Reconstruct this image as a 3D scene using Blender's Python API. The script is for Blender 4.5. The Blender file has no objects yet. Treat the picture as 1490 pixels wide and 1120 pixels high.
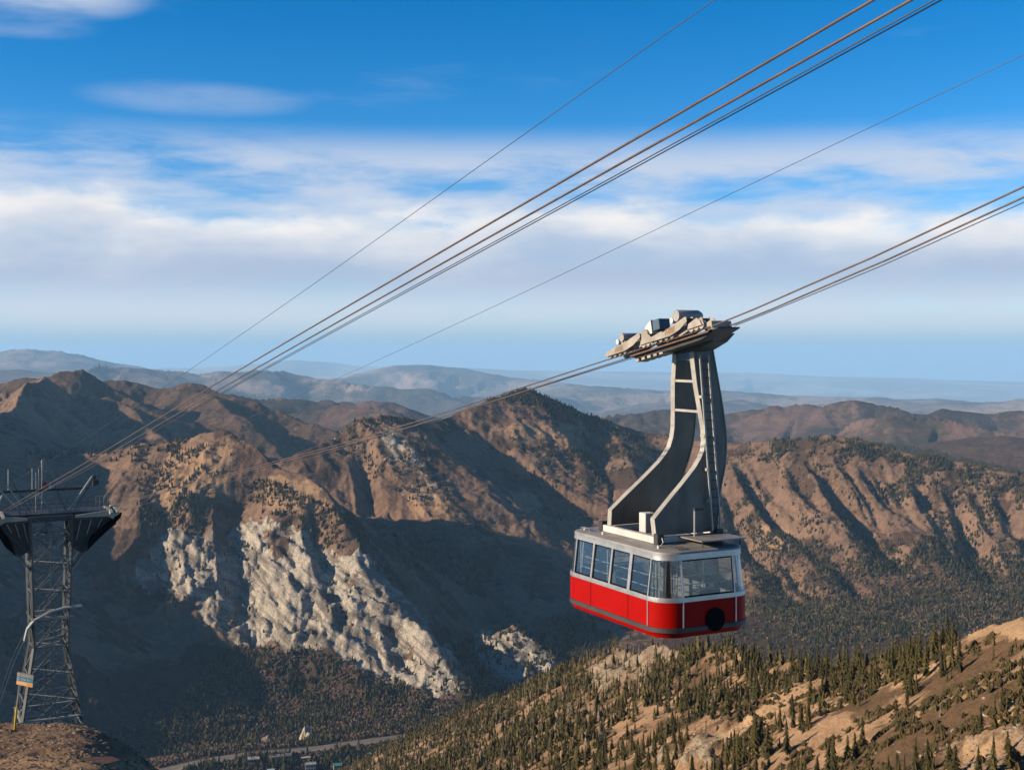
import bpy, bmesh, math, random
import numpy as np
from mathutils import Vector, Matrix

# ------------------------------------------------------------------ camera, sky, sun, exposure
SC = bpy.context.scene
COL = SC.collection
F = 1800.0                      # focal length in photo pixels (photo 1490 x 1120), horizon at row 505
cam_d = bpy.data.cameras.new('camera'); cam = bpy.data.objects.new('camera', cam_d); COL.objects.link(cam)
cam.location = (0, 0, 0); cam.rotation_euler = (math.radians(90), 0, 0)
cam_d.sensor_width = 36.0; cam_d.lens = 36.0 * F / 1490.0; cam_d.shift_y = -55.0 / 1490.0
cam_d.clip_start = 0.5; cam_d.clip_end = 400000
SC.camera = cam

SUN_EL = math.radians(21.0)
SUN_AZ = math.radians(14.0)     # the sun stands to the left, this much behind the camera
SUN = Vector((-math.cos(SUN_AZ) * math.cos(SUN_EL), -math.sin(SUN_AZ) * math.cos(SUN_EL), math.sin(SUN_EL)))
sd = bpy.data.lights.new('sun', 'SUN'); sun = bpy.data.objects.new('sun', sd); COL.objects.link(sun)
sd.energy = 5.0; sd.angle = math.radians(0.53); sd.color = (1.0, 0.82, 0.62)
sun.rotation_euler = SUN.to_track_quat('Z', 'Y').to_euler()
SC.view_settings.view_transform = 'Standard'; SC.view_settings.look = 'None'
SC.view_settings.gamma = 1.0; SC.view_settings.use_curve_mapping = False
SC.view_settings.exposure = 1.0
SC.cycles.use_denoising = True
SC.cycles.volume_bounces = 2
SC.cycles.max_bounces = 6
SC.cycles.transparent_max_bounces = 12

world = bpy.data.worlds.new('World'); SC.world = world; world.use_nodes = True

class NT:
    """small helper for building node trees"""
    def __init__(s, tree): s.t = tree
    def n(s, typ, **kw):
        nd = s.t.nodes.new(typ)
        for k, v in kw.items():
            if k == 'ins':
                for i, x in v.items(): s.put(nd.inputs[i], x)
            else: setattr(nd, k, v)
        return nd
    def put(s, sock, x):
        if isinstance(x, bpy.types.NodeSocket): s.t.links.new(x, sock)
        else: sock.default_value = x
    def math(s, op, a, b=0.0, c=0.0, clamp=False):
        nd = s.n('ShaderNodeMath', operation=op, use_clamp=clamp)
        for i, x in enumerate((a, b, c)): s.put(nd.inputs[i], x)
        return nd.outputs[0]
    def sstep(s, x, lo, hi, a=0.0, b=1.0):
        nd = s.n('ShaderNodeMapRange', interpolation_type='SMOOTHSTEP')
        for i, v in enumerate((x, lo, hi, a, b)): s.put(nd.inputs[i], v)
        return nd.outputs[0]
    def lstep(s, x, lo, hi, a=0.0, b=1.0):
        nd = s.n('ShaderNodeMapRange')
        for i, v in enumerate((x, lo, hi, a, b)): s.put(nd.inputs[i], v)
        return nd.outputs[0]
    def mix(s, f, a, b, mode='MIX'):
        nd = s.n('ShaderNodeMix', data_type='RGBA', blend_type=mode)
        s.put(nd.inputs[0], f); s.put(nd.inputs[6], a); s.put(nd.inputs[7], b)
        return nd.outputs[2]
    def comb(s, x, y, z):
        nd = s.n('ShaderNodeCombineXYZ')
        for i, v in enumerate((x, y, z)): s.put(nd.inputs[i], v)
        return nd.outputs[0]
    def noise(s, vec, scale, detail=4.0, rough=0.55, dist=0.0, out=0):
        nd = s.n('ShaderNodeTexNoise')
        s.put(nd.inputs['Vector'], vec); s.put(nd.inputs['Scale'], scale); s.put(nd.inputs['Detail'], detail)
        s.put(nd.inputs['Roughness'], rough); s.put(nd.inputs['Distortion'], dist)
        return nd.outputs[out]
    def vmul(s, v, xyz):
        nd = s.n('ShaderNodeVectorMath', operation='MULTIPLY'); s.put(nd.inputs[0], v); s.put(nd.inputs[1], xyz); return nd.outputs[0]
    def vadd(s, v, w):
        nd = s.n('ShaderNodeVectorMath', operation='ADD'); s.put(nd.inputs[0], v); s.put(nd.inputs[1], w); return nd.outputs[0]

ALB = 0.61
def rgba(c): return (c[0] * ALB, c[1] * ALB, c[2] * ALB, 1.0)

def build_world():
    wt = world.node_tree; wt.nodes.clear(); w = NT(wt)
    sky = w.n('ShaderNodeTexSky', sky_type='NISHITA', sun_disc=False, sun_elevation=SUN_EL,
              sun_rotation=math.radians(270) - SUN_AZ, altitude=3300.0, air_density=1.0, dust_density=0.35, ozone_density=2.2)
    hsv = w.n('ShaderNodeHueSaturation', ins={'Hue': 0.5, 'Saturation': 1.42, 'Value': 1.0, 'Color': sky.outputs[0]})
    # clouds by direction: azimuth and elevation (tangents, so that 1800 units = 1 rad)
    tc = w.n('ShaderNodeTexCoord')
    sp0 = w.n('ShaderNodeSeparateXYZ', ins={0: tc.outputs['Generated']})
    w.put(sky.inputs[0], w.comb(sp0.outputs[0], sp0.outputs[1], w.math('MAXIMUM', sp0.outputs[2], 0.015)))   # below the horizon the haze goes on
    sep = w.n('ShaderNodeSeparateXYZ', ins={0: tc.outputs['Generated']})
    x, y, z = sep.outputs
    az = w.math('ARCTAN2', x, y)                                   # 0 straight ahead
    hor = w.math('SQRT', w.math('ADD', w.math('MULTIPLY', x, x), w.math('MULTIPLY', y, y)))
    el = w.math('ARCTAN2', z, hor)
    P = w.comb(w.math('MULTIPLY', az, 10.0), w.math('MULTIPLY', el, 26.0), 0.0)
    warp = w.noise(P, 0.9, 3.0, 0.5, 0.0, 1)
    Pw = w.vadd(P, w.vmul(warp, (0.9, 0.55, 0.0)))
    n1 = w.noise(Pw, 1.15, 7.0, 0.56)
    n2 = w.noise(w.vadd(P, (3.7, 9.1, 2.0)), 0.55, 3.0, 0.5)
    # lower bank: tops billow at about 7 degrees, undersides melt into haze
    top = w.math('ADD', 0.116, w.math('MULTIPLY', w.math('SUBTRACT', n2, 0.5), 0.085))
    d1 = w.math('SUBTRACT', w.math('ADD', top, w.math('MULTIPLY', w.math('SUBTRACT', n1, 0.5), 0.06)), el)
    bank = w.sstep(d1, -0.004, 0.022)
    low = w.sstep(el, 0.028, 0.062)
    bank = w.math('MULTIPLY', bank, low)
    shade = w.sstep(w.math('ADD', d1, w.math('MULTIPLY', w.math('SUBTRACT', n1, 0.5), -0.10)), 0.004, 0.060)                              # 0 sunlit top, 1 grey-blue underside
    # upper sheet: thin streaky veil at 7 to 10 degrees
    Ps = w.comb(w.math('MULTIPLY', az, 8.0), w.math('MULTIPLY', el, 34.0), 4.0)
    n3 = w.noise(w.vadd(Ps, w.vmul(w.noise(Ps, 0.8, 3.0, 0.5, 0.0, 1), (0.8, 0.5, 0))), 0.8, 6.0, 0.58)
    band = w.math('MULTIPLY', w.sstep(el, 0.080, 0.115), w.sstep(el, 0.180, 0.142))
    veil = w.math('MULTIPLY', w.math('MULTIPLY', band, w.sstep(n3, 0.27, 0.58)), 0.86)
    # streaks low over the horizon
    n5 = w.noise(w.vadd(Ps, (1.0, 3.0, 7.0)), 0.6, 4.0, 0.5)
    streak = w.math('MULTIPLY', w.math('MULTIPLY', w.sstep(n5, 0.32, 0.60), w.math('MULTIPLY', w.sstep(el, 0.004, 0.026), w.sstep(el, 0.10, 0.06))), 0.72)
    # cirrus wisps high up
    Pc = w.comb(w.math('MULTIPLY', az, 7.0), w.math('MULTIPLY', w.math('ADD', el, w.math('MULTIPLY', az, 0.03)), 34.0), 8.0)
    n4 = w.noise(w.vadd(Pc, w.vmul(w.noise(Pc, 0.9, 4.0, 0.6, 0.0, 1), (0.9, 0.6, 0))), 0.62, 7.0, 0.6)
    cir = w.math('MULTIPLY', w.math('MULTIPLY', w.sstep(n4, 0.56, 0.78), w.sstep(el, 0.165, 0.20)), 0.14)
    # two soft cirrus patches up left
    def patch(pa, pe, wa, we, amt):
        da = w.math('DIVIDE', w.math('SUBTRACT', az, pa), wa); de = w.math('DIVIDE', w.math('SUBTRACT', el, pe), we)
        r = w.math('ADD', w.math('MULTIPLY', da, da), w.math('MULTIPLY', de, de))
        return w.math('MULTIPLY', w.math('MULTIPLY', w.sstep(r, 1.0, 0.0), w.sstep(n3, 0.30, 0.66)), amt)
    pt = w.math('ADD', patch(-0.36, 0.262, 0.085, 0.022, 0.75), patch(-0.385, 0.238, 0.07, 0.012, 0.35))
    pt = w.math('ADD', pt, patch(-0.25, 0.192, 0.10, 0.016, 0.30))
    white = (0.474, 0.461, 0.452, 1); grey = (0.209, 0.257, 0.348, 1)
    veilc = (0.309, 0.344, 0.409, 1)
    bg = w.n('ShaderNodeBackground', ins={'Strength': 0.08, 'Color': hsv.outputs[0]})
    def emis(col):
        return w.n('ShaderNodeBackground', ins={'Color': col, 'Strength': 1.0}).outputs[0]
    def mixs(f, a, b):
        return w.n('ShaderNodeMixShader', ins={0: f, 1: a, 2: b}).outputs[0]
    hz = w.math('MULTIPLY', w.sstep(el, 0.13, -0.01), 0.80)          # pale air low over the horizon
    out = mixs(hz, bg.outputs[0], emis((0.222, 0.300, 0.370, 1)))
    out = mixs(w.math('MULTIPLY', w.sstep(el, 0.035, 0.0), 0.85), out, emis((0.174, 0.265, 0.361, 1)))
    out = mixs(w.math('ADD', cir, pt, clamp=True), out, emis(veilc))
    out = mixs(veil, out, emis(veilc))
    out = mixs(streak, out, emis(veilc))
    cc = w.mix(shade, white, grey)
    bank = w.math('MULTIPLY', bank, w.lstep(shade, 0.0, 1.0, 0.97, 0.80))
    out = mixs(bank, out, emis(cc))
    w.n('ShaderNodeOutputWorld', ins={0: out})
build_world()
# ------------------------------------------------------------------ helpers
def link(name, me, mat=None, parent=None, label=None, cat=None, group=None, kind=None):
    o = bpy.data.objects.new(name, me); COL.objects.link(o)
    if me is not None and mat is not None and len(me.materials) == 0: me.materials.append(mat)
    if parent is not None: o.parent = parent
    if label: o['label'] = label
    if cat: o['category'] = cat
    if group: o['group'] = group
    if kind: o['kind'] = kind
    return o

def at(px, py, d):
    """a point at depth d on the line of sight of a photo pixel"""
    return Vector((d * (px - 745.0) / F, d, d * (505.0 - py) / F))

# ------------------------------------------------------------------ noise on arrays
def h2(ix, iy, seed):
    n = (ix.astype(np.int64) * 374761393 + iy.astype(np.int64) * 668265263 + seed * 1274126177) & 0xFFFFFFFF
    n = ((n ^ (n >> 13)) * 1274126177) & 0xFFFFFFFF
    n = (n ^ (n >> 16)) & 0xFFFFFF
    return (n / float(0xFFFFFF)).astype(np.float32)

def vnoise(x, y, seed=0):
    ix = np.floor(x); iy = np.floor(y); fx = (x - ix).astype(np.float32); fy = (y - iy).astype(np.float32)
    fx = fx * fx * fx * (fx * (fx * 6 - 15) + 10); fy = fy * fy * fy * (fy * (fy * 6 - 15) + 10)
    ix = ix.astype(np.int64); iy = iy.astype(np.int64)
    a = h2(ix, iy, seed); b = h2(ix + 1, iy, seed); c = h2(ix, iy + 1, seed); e = h2(ix + 1, iy + 1, seed)
    return a + (b - a) * fx + (c - a) * fy + (a - b - c + e) * fx * fy

def fbm(x, y, oct=5, seed=0, gain=0.5):
    s = 0; a = 1; t = 0
    for k in range(oct):
        s = s + a * vnoise(x, y, seed + k * 17); t += a; a *= gain
        x, y = x * 1.6 + y * 1.2 + 3.1, y * 1.6 - x * 1.2 + 7.7
    return s / t

def lfbm(x, y, oct=4, seed=0):
    """creased, faceted noise for broken rock and sharp ribs"""
    s = 0; a = 1; t = 0
    for k in range(oct):
        ix = np.floor(x); iy = np.floor(y); fx = (x - ix).astype(np.float32); fy = (y - iy).astype(np.float32); ix = ix.astype(np.int64); iy = iy.astype(np.int64)
        p = h2(ix, iy, seed + k * 17); q = h2(ix + 1, iy, seed + k * 17); r = h2(ix, iy + 1, seed + k * 17); e = h2(ix + 1, iy + 1, seed + k * 17)
        lo = p + (q - p) * fx + (r - p) * fy; up = e + (r - e) * (1 - fx) + (q - e) * (1 - fy)
        s = s + a * np.where(fx + fy < 1, lo, up); t += a; a *= 0.5
        x, y = x * 1.6 + y * 1.2 + 3.1, y * 1.6 - x * 1.2 + 7.7
    return s / t

def ridged(x, y, oct=4, seed=0):
    s = 0; a = 1; t = 0
    for k in range(oct):
        s = s + a * (1 - np.abs(2 * vnoise(x, y, seed + k * 13) - 1)); t += a; a *= 0.5
        x, y = x * 1.6 + y * 1.2 + 3.1, y * 1.6 - x * 1.2 + 7.7
    return s / t

def erosion(x, y, gx, gy, cell, octs=4, strength=1.0, seed=5):
    """downhill gullies: stripes that follow the fall line, branching over the octaves; returns about -1..1"""
    sl = np.sqrt(gx * gx + gy * gy) + 1e-6
    k = strength * np.minimum(sl, 0.8) / sl
    dx = (gy * k).astype(np.float32); dy = (-gx * k).astype(np.float32)
    h = np.zeros_like(dx); hx = np.zeros_like(dx); hy = np.zeros_like(dx); a = 0.55; f = 1.0
    for o in range(octs):
        px = x / cell * f; py = y / cell * f
        ix = np.floor(px); iy = np.floor(py); fx = (px - ix).astype(np.float32); fy = (py - iy).astype(np.float32)
        ix = ix.astype(np.int64); iy = iy.astype(np.int64)
        ddx = dx + hy; ddy = dy - hx
        vc = np.zeros_like(dx); vs = np.zeros_like(dx); wt = np.zeros_like(dx)
        for i in range(-2, 2):
            for j in range(-2, 2):
                qx = fx + i - 0.5 * h2(ix - i, iy - j, seed + o * 7); qy = fy + j - 0.5 * h2(ix - i, iy - j, seed + 91 + o * 7)
                w = np.exp(-2.0 * (qx * qx + qy * qy)); m = (qx * ddx + qy * ddy) * 6.2832
                vc += np.cos(m) * w; vs -= np.sin(m) * w; wt += w
        vc /= wt; vs /= wt
        h += vc * a; hx += vs * ddx * a * f * 0.35; hy += vs * ddy * a * f * 0.35
        a *= 0.48; f *= 2.0
    return h

def tent(X, Y, pts, kL, kR, H=1500.0):
    """height of a ridge with the crest pts (px, py, depth); kL / kR slopes left and right of its direction"""
    best = np.full(X.shape, 1e18, np.float32); zc = np.zeros_like(best); side = np.zeros_like(best)
    P = [at(*p) for p in pts]
    for a, b in zip(P[:-1], P[1:]):
        ex, ey = b.x - a.x, b.y - a.y; L2 = ex * ex + ey * ey
        rx = X - a.x; ry = Y - a.y
        t = np.clip((rx * ex + ry * ey) / L2, 0, 1)
        qx = rx - t * ex; qy = ry - t * ey
        r2 = qx * qx + qy * qy; m = r2 < best
        best = np.where(m, r2, best); zc = np.where(m, a.z + t * (b.z - a.z), zc)
        side = np.where(m, ex * ry - ey * rx, side)
    r = np.sqrt(best)
    k = np.where(side > 0, kL, kR)
    return zc - H * (1 - np.exp(-k * r / H)), r

def furrow(X, Y, pts, wL, wR, depth):
    """a V-shaped gully along plan points (px, depth): returns what to take off"""
    out = np.zeros(X.shape, np.float32)
    P = [((d * (p - 745.0) / F), d) for p, d in pts]
    n = len(P) - 1
    best = np.full(X.shape, 1e18, np.float32); side = np.zeros_like(best); tt = np.zeros_like(best)
    for i in range(n):
        ax, ay = P[i]; bx, by = P[i + 1]; ex, ey = bx - ax, by - ay; L2 = ex * ex + ey * ey
        rx = X - ax; ry = Y - ay; t = np.clip((rx * ex + ry * ey) / L2, 0, 1)
        r2 = (rx - t * ex) ** 2 + (ry - t * ey) ** 2; m = r2 < best
        best = np.where(m, r2, best); side = np.where(m, ex * ry - ey * rx, side); tt = np.where(m, (i + t) / n, tt)
    r = np.sqrt(best); w = np.where(side > 0, wL, wR)
    fade = np.minimum(1, tt * 5) * np.minimum(1, (1 - tt) * 3)
    return depth * fade * np.clip(1 - r / w, 0, 1)

def smax(a, b, k):
    h = np.maximum(k - np.abs(a - b), 0) / k
    return np.maximum(a, b) + h * h * k * 0.25

def inpoly(PX, PY, poly):
    c = np.zeros(PX.shape, bool); n = len(poly)
    for i in range(n):
        x0, y0 = poly[i]; x1, y1 = poly[(i + 1) % n]
        if y0 == y1: continue
        m = ((y0 > PY) != (y1 > PY)) & (PX < (x1 - x0) * (PY - y0) / (y1 - y0) + x0)
        c ^= m
    return c

def softpoly(PX, PY, poly, soft=14.0, seed=3, wob=16.0):
    """1 inside, 0 outside, the rim made uneven and soft"""
    ox = (fbm(PX / 28, PY / 28, 3, seed) - 0.5) * 2 * wob; oy = (fbm(PX / 28, PY / 28, 3, seed + 50) - 0.5) * 2 * wob
    s = np.zeros(PX.shape, np.float32)
    for k in range(6):
        an = k * math.pi / 3
        s += inpoly(PX + ox + soft * 0.5 * math.cos(an), PY + oy + soft * 0.5 * math.sin(an), poly)
    return s / 6.0

def cols(lo, hi, f0, f1, fine, coarse):
    return np.concatenate([np.arange(lo, f0, coarse), np.arange(f0, f1, fine), np.arange(f1, hi + coarse, coarse)]).astype(np.float32)

class Zone:
    """a sheet of ground sampled along lines of sight: rows of depth d, columns of direction"""
    def __init__(s, px, d):
        s.px = px.astype(np.float32); s.d = d.astype(np.float32)
        s.u = (s.px - 745.0) / F
        s.Y, U = np.meshgrid(s.d, s.u, indexing='ij'); s.X = s.Y * U; s.U = U
    def grad(s, Z):
        zu = np.gradient(Z, s.u, axis=1); zd = np.gradient(Z, s.d, axis=0)
        gx = zu / s.Y; gy = zd - s.U * gx
        return gx, gy
    def screen(s):
        return 745.0 + F * s.U, 505.0 - F * s.Z / s.Y
    def sample(s, arr, px, d):
        i = np.interp(d, s.d, np.arange(len(s.d))); j = np.interp(px, s.px, np.arange(len(s.px)))
        i0 = np.clip(np.floor(i).astype(int), 0, len(s.d) - 2); j0 = np.clip(np.floor(j).astype(int), 0, len(s.px) - 2)
        fi = i - i0; fj = j - j0
        return (arr[i0, j0] * (1 - fi) * (1 - fj) + arr[i0 + 1, j0] * fi * (1 - fj) + arr[i0, j0 + 1] * (1 - fi) * fj + arr[i0 + 1, j0 + 1] * fi * fj)
    def z_at(s, x, y):
        return float(s.sample(s.Z, np.array([745.0 + F * x / y]), np.array([y]))[0])
    def mesh(s, name, mat, mask=None, faces=None):
        nr, nc = s.Z.shape
        co = np.stack([s.X, s.Y, s.Z], -1).reshape(-1, 3).astype(np.float32)
        i, j = np.meshgrid(np.arange(nr - 1), np.arange(nc - 1), indexing='ij')
        a = (i * nc + j).ravel(); q = np.stack([a, a + 1, a + nc + 1, a + nc], -1)
        if faces is not None: q = q[faces.ravel()]
        used = np.unique(q); remap = np.full(nr * nc, -1, np.int64); remap[used] = np.arange(len(used))
        q = remap[q]; co = co[used]
        me = quad_mesh(name, co, q)
        if mask is not None:
            at_ = me.color_attributes.new('mask', 'FLOAT_COLOR', 'POINT')
            m = mask.reshape(-1, 4)[used].astype(np.float32)
            at_.data.foreach_set('color', m.ravel())
        me.materials.append(mat)
        return me

def quad_mesh(name, co, q, smooth=True):
    me = bpy.data.meshes.new(name); k = q.shape[1]
    me.vertices.add(len(co)); me.vertices.foreach_set('co', np.ascontiguousarray(co, np.float32).ravel())
    me.loops.add(q.size); me.loops.foreach_set('vertex_index', q.astype(np.int32).ravel())
    me.polygons.add(len(q)); me.polygons.foreach_set('loop_start', np.arange(0, q.size, k, dtype=np.int32))
    me.polygons.foreach_set('use_smooth', np.full(len(q), smooth, bool))
    me.update(calc_edges=True)
    return me

# ------------------------------------------------------------------ ground materials
def ground_mat(name, dark, light, rock, rockdark, tan, scrub, big, small, bump, strata=None, pebble=None):
    """bare ground with limestone, ochre soil and scrub laid out by the mask attribute (r rock, g ochre, b scrub)"""
    m = bpy.data.materials.new(name); m.use_nodes = True; t = m.node_tree; t.nodes.clear(); w = NT(t)
    geo = w.n('ShaderNodeNewGeometry'); P = geo.outputs['Position']
    att = w.n('ShaderNodeAttribute', attribute_name='mask'); sep = w.n('ShaderNodeSeparateColor', ins={0: att.outputs['Color']})
    r, g, b = sep.outputs
    n1 = w.noise(P, 1.0 / big, 5.0, 0.6); n2 = w.noise(P, 1.0 / small, 4.0, 0.62); n3 = w.noise(P, 1.0 / (small * 0.23), 3.0, 0.6)
    col = w.mix(w.sstep(n1, 0.36, 0.66), rgba(dark), rgba(light))
    col = w.mix(w.sstep(n2, 0.30, 0.74, 0.0, 0.55), col, rgba([c * 1.45 for c in light]))
    col = w.mix(w.sstep(n3, 0.50, 0.72, 0.0, 0.5), col, rgba([c * 0.5 for c in dark]))
    # ochre
    col = w.mix(w.sstep(w.math('ADD', g, w.math('MULTIPLY', w.math('SUBTRACT', n2, 0.5), 0.9)), 0.35, 0.62), col, w.mix(n3, rgba([c * 0.75 for c in tan]), rgba([c * 1.2 for c in tan])))
    # scrub
    sc = w.mix(w.sstep(n2, 0.35, 0.65), rgba(scrub), rgba([scrub[0] * 1.5, scrub[1] * 1.35, scrub[2] * 1.2]))
    col = w.mix(w.sstep(w.math('ADD', b, w.math('MULTIPLY', w.math('SUBTRACT', n2, 0.5), 1.1)), 0.35, 0.6), col, sc)
    # limestone, bedded
    spx_ = w.n('ShaderNodeSeparateXYZ', ins={0: P}); st = strata or (0.010, 0.005, 0.045)
    bed = w.comb(w.math('MULTIPLY', spx_.outputs[0], st[0]), w.math('MULTIPLY', spx_.outputs[1], st[1]), w.math('MULTIPLY', w.math('ADD', spx_.outputs[2], w.math('MULTIPLY', spx_.outputs[0], 0.5)), st[2]))   # beds dip to the right
    nb = w.noise(bed, 1.0, 6.0, 0.66, 0.6)
    rk = w.mix(w.sstep(nb, 0.39, 0.57), rgba(rockdark), rgba(rock))
    rk = w.mix(w.sstep(n3, 0.30, 0.62, 0.6, 0.0), rk, rgba([c * 0.55 for c in rockdark]))
    rf = w.sstep(w.math('ADD', r, w.math('MULTIPLY', w.math('SUBTRACT', n2, 0.5), 1.0)), 0.40, 0.58)
    col = w.mix(rf, col, rk)
    hgt = w.math('ADD', w.math('MULTIPLY', n2, small * 0.35), w.math('MULTIPLY', n3, small * 0.12))
    bp = w.n('ShaderNodeBump', ins={'Strength': bump, 'Distance': 1.0, 'Height': hgt})
    bs = w.n('ShaderNodeBsdfPrincipled', ins={'Base Color': col, 'Roughness': 0.95, 'Normal': bp.outputs[0]})
    bs.inputs['Specular IOR Level'].default_value = 0.1
    w.n('ShaderNodeOutputMaterial', ins={0: bs.outputs[0]})
    return m

# ------------------------------------------------------------------ mountains across the canyon (1.4 to 7 km)
def rows(*seg):
    out = []
    for a, b, st in seg: out.append(np.arange(a, b, st))
    return np.concatenate(out)

mid = Zone(cols(-900, 1750, -12, 1502, 2.25, 11.0), rows((1350, 2050, 14), (2050, 4560, 4.4), (4560, 6600, 15)))
WHITE = [(-278, 902, 2200)]
R_white = [(-40, 668, 3360), (60, 662, 3350), (150, 662, 3330), (210, 648, 3300), (270, 640, 3280), (335, 630, 3250), (370, 648, 3200),
           (400, 682, 3150), (440, 694, 3080), (475, 716, 3000), (505, 766, 2900), (545, 836, 2780), (590, 902, 2680), (640, 962, 2580), (690, 1012, 2500)]
R_peak = [(390, 680, 3650), (430, 662, 3700), (480, 640, 3780), (515, 615, 3830), (555, 603, 3880), (590, 604, 3920), (630, 618, 4020),
          (665, 602, 4150), (715, 582, 4250), (765, 567, 4350), (820, 590, 4400), (870, 612, 4420), (930, 628, 4450), (1000, 640, 4350), (1060, 646, 4200)]
R_peak_spur = [(572, 604, 3900), (605, 665, 3720), (650, 725, 3570), (690, 768, 3450)]
R_peak_spur2 = [(880, 616, 4430), (915, 672, 4050), (945, 745, 3700), (975, 830, 3400)]
R_gully = [(1060, 646, 4200), (1110, 643, 4100), (1160, 641, 4050), (1210, 633, 4000), (1250, 637, 3950), (1300, 652, 3900), (1350, 662, 3850),
           (1400, 672, 3800), (1450, 684, 3750), (1520, 695, 3700), (1760, 700, 3600)]
R_knob = [(695, 932, 2760), (740, 915, 2740), (795, 950, 2690)]
R_left = [(-160, 540, 4300), (-125, 566, 3500), (-115, 588, 3140), (-150, 725, 2710), (-170, 790, 2460), (-278, 902, 2200), (-420, 1010, 1900)]
R_dark = [(65, 546, 4900), (42, 560, 4700), (20, 590, 4450), (-15, 640, 4050), (-60, 668, 3700)]
R_dark2 = [(65, 546, 4900), (100, 566, 4950), (160, 568, 5000), (200, 598, 4850), (245, 642, 4650)]
R_back = [(-200, 560, 5700), (0, 556, 5600), (60, 548, 5500), (120, 535, 5600), (150, 553, 5600), (190, 575, 5500), (240, 604, 5400)]
R_back2 = [(150, 566, 6200), (200, 560, 6200), (232, 562, 6200), (265, 556, 6200), (302, 557, 6150), (332, 572, 6100), (372, 590, 6000), (430, 608, 5900), (480, 625, 5700), (520, 652, 5500)]
R_back3 = [(275, 556, 6200), (330, 600, 5700), (400, 655, 5300)]
X, Y = mid.X, mid.Y
wx = (fbm(X / 260, Y / 260, 3, 11) - 0.5) * 70; wy = (fbm(X / 260, Y / 260, 3, 23) - 0.5) * 70
zf = -742 + 0.055 * np.maximum(X + 200, 0) + 0.02 * np.maximum(Y - 2400, 0) + 0.22 * np.maximum(2080 - Y, 0)
owner = np.zeros(X.shape, np.int8); Z = zf.astype(np.float32); rmin = np.full(X.shape, 9e9, np.float32)
for pts, kL, kR, H, own in ((R_white, .80, .66, 1500, 1), (R_knob, .6, 1.0, 900, 1), (R_peak, .62, .60, 1700, 2), (R_peak_spur, 1.0, .62, 1500, 2), (R_peak_spur2, .40, .42, 2500, 2), (R_gully, .6, .56, 1800, 3),
                            (R_left, .52, .8, 2500, 4), (R_dark, .75, .9, 2500, 4), (R_dark2, .5, .62, 2500, 4), (R_back, .5, .5, 2500, 5), (R_back2, .45, .45, 2500, 5), (R_back3, .55, .4, 2500, 5)):
    zt, r = tent(X + wx * 0.5, Y + wy * 0.5, pts, kL, kR, H)
    owner = np.where(zt > Z, own, owner); Z = smax(Z, zt, 30.0); rmin = np.minimum(rmin, r)
for pts, wl, wr, dp in (([(1085, 4000), (1130, 3750), (1195, 3480), (1240, 3330)], 60, 85, 48), ([(1205, 3880), (1235, 3700), (1285, 3480), (1320, 3330)], 50, 70, 42),
                        ([(1270, 3840), (1300, 3680), (1340, 3500)], 38, 55, 30), ([(1040, 4000), (1090, 3650), (1150, 3350), (1190, 3150)], 70, 80, 45),
                        ([(1395, 3650), (1415, 3450), (1450, 3250)], 45, 60, 30), ([(985, 4200), (1015, 3850), (1050, 3500), (1100, 3200)], 50, 70, 28),
                        ([(1160, 3900), (1180, 3750), (1225, 3560)], 30, 40, 22), ([(1340, 3750), (1370, 3600)], 35, 45, 22),
                        ([(350, 3120), (345, 2960), (350, 2800), (390, 2620)], 70, 55, 60), ([(250, 3150), (230, 2900), (215, 2700)], 50, 60, 35),
                        ([(455, 2990), (470, 2840), (505, 2680)], 45, 40, 38), ([(560, 2700), (575, 2640), (600, 2560)], 30, 30, 25),
                        ([(520, 3750), (530, 3620), (545, 3480)], 45, 45, 40)):
    Z = Z - furrow(X + wx * 0.6, Y + wy * 0.6, pts, wl, wr, dp)
for px0, d0, px1, d1_, dp in ((1068, 4080, 1150, 3600, 30), (1098, 4030, 1190, 3560, 34), (1138, 3980, 1205, 3640, 24), (1172, 3960, 1262, 3520, 32), (1222, 3900, 1318, 3440, 34), (1252, 3880, 1310, 3620, 22), (1283, 3850, 1352, 3500, 30), (1322, 3800, 1395, 3440, 24), (1368, 3750, 1440, 3380, 28), (1412, 3700, 1470, 3400, 22), (1450, 3680, 1510, 3330, 24), (1045, 4000, 1110, 3500, 26), (1130, 3560, 1190, 3260, 28), (1215, 3480, 1262, 3230, 22)):
    Z = Z - furrow(X + wx * 0.18, Y + wy * 0.18, [(px0, d0), ((px0 + px1) / 2 - 4, (d0 + d1_) / 2), (px1, d1_)], 60, 26, dp)
gx, gy = mid.grad(Z)
sl = np.sqrt(gx * gx + gy * gy); amp = np.clip(sl / 0.5, 0.0, 1.0)
ramp = 0.25 + 0.75 * np.clip(rmin / 160, 0, 1)
ero = erosion(X, Y, gx, gy, 210.0, 5, 1.25)
Z = Z + (fbm(X / 420, Y / 420, 5, 131) - 0.5) * 120 * np.clip((Y - 4400) / 700, 0, 1)
Z = Z + amp * ramp * (ero * (17.0 + 16.0 * np.clip((Y - 4400) / 700, 0, 1))) + (lfbm(X / 130, Y / 130, 5, 31) - 0.5) * 34 * (0.35 + 0.65 * amp) + (lfbm(X / 34, Y / 34, 4, 77) - 0.5) * 16 * amp
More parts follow.
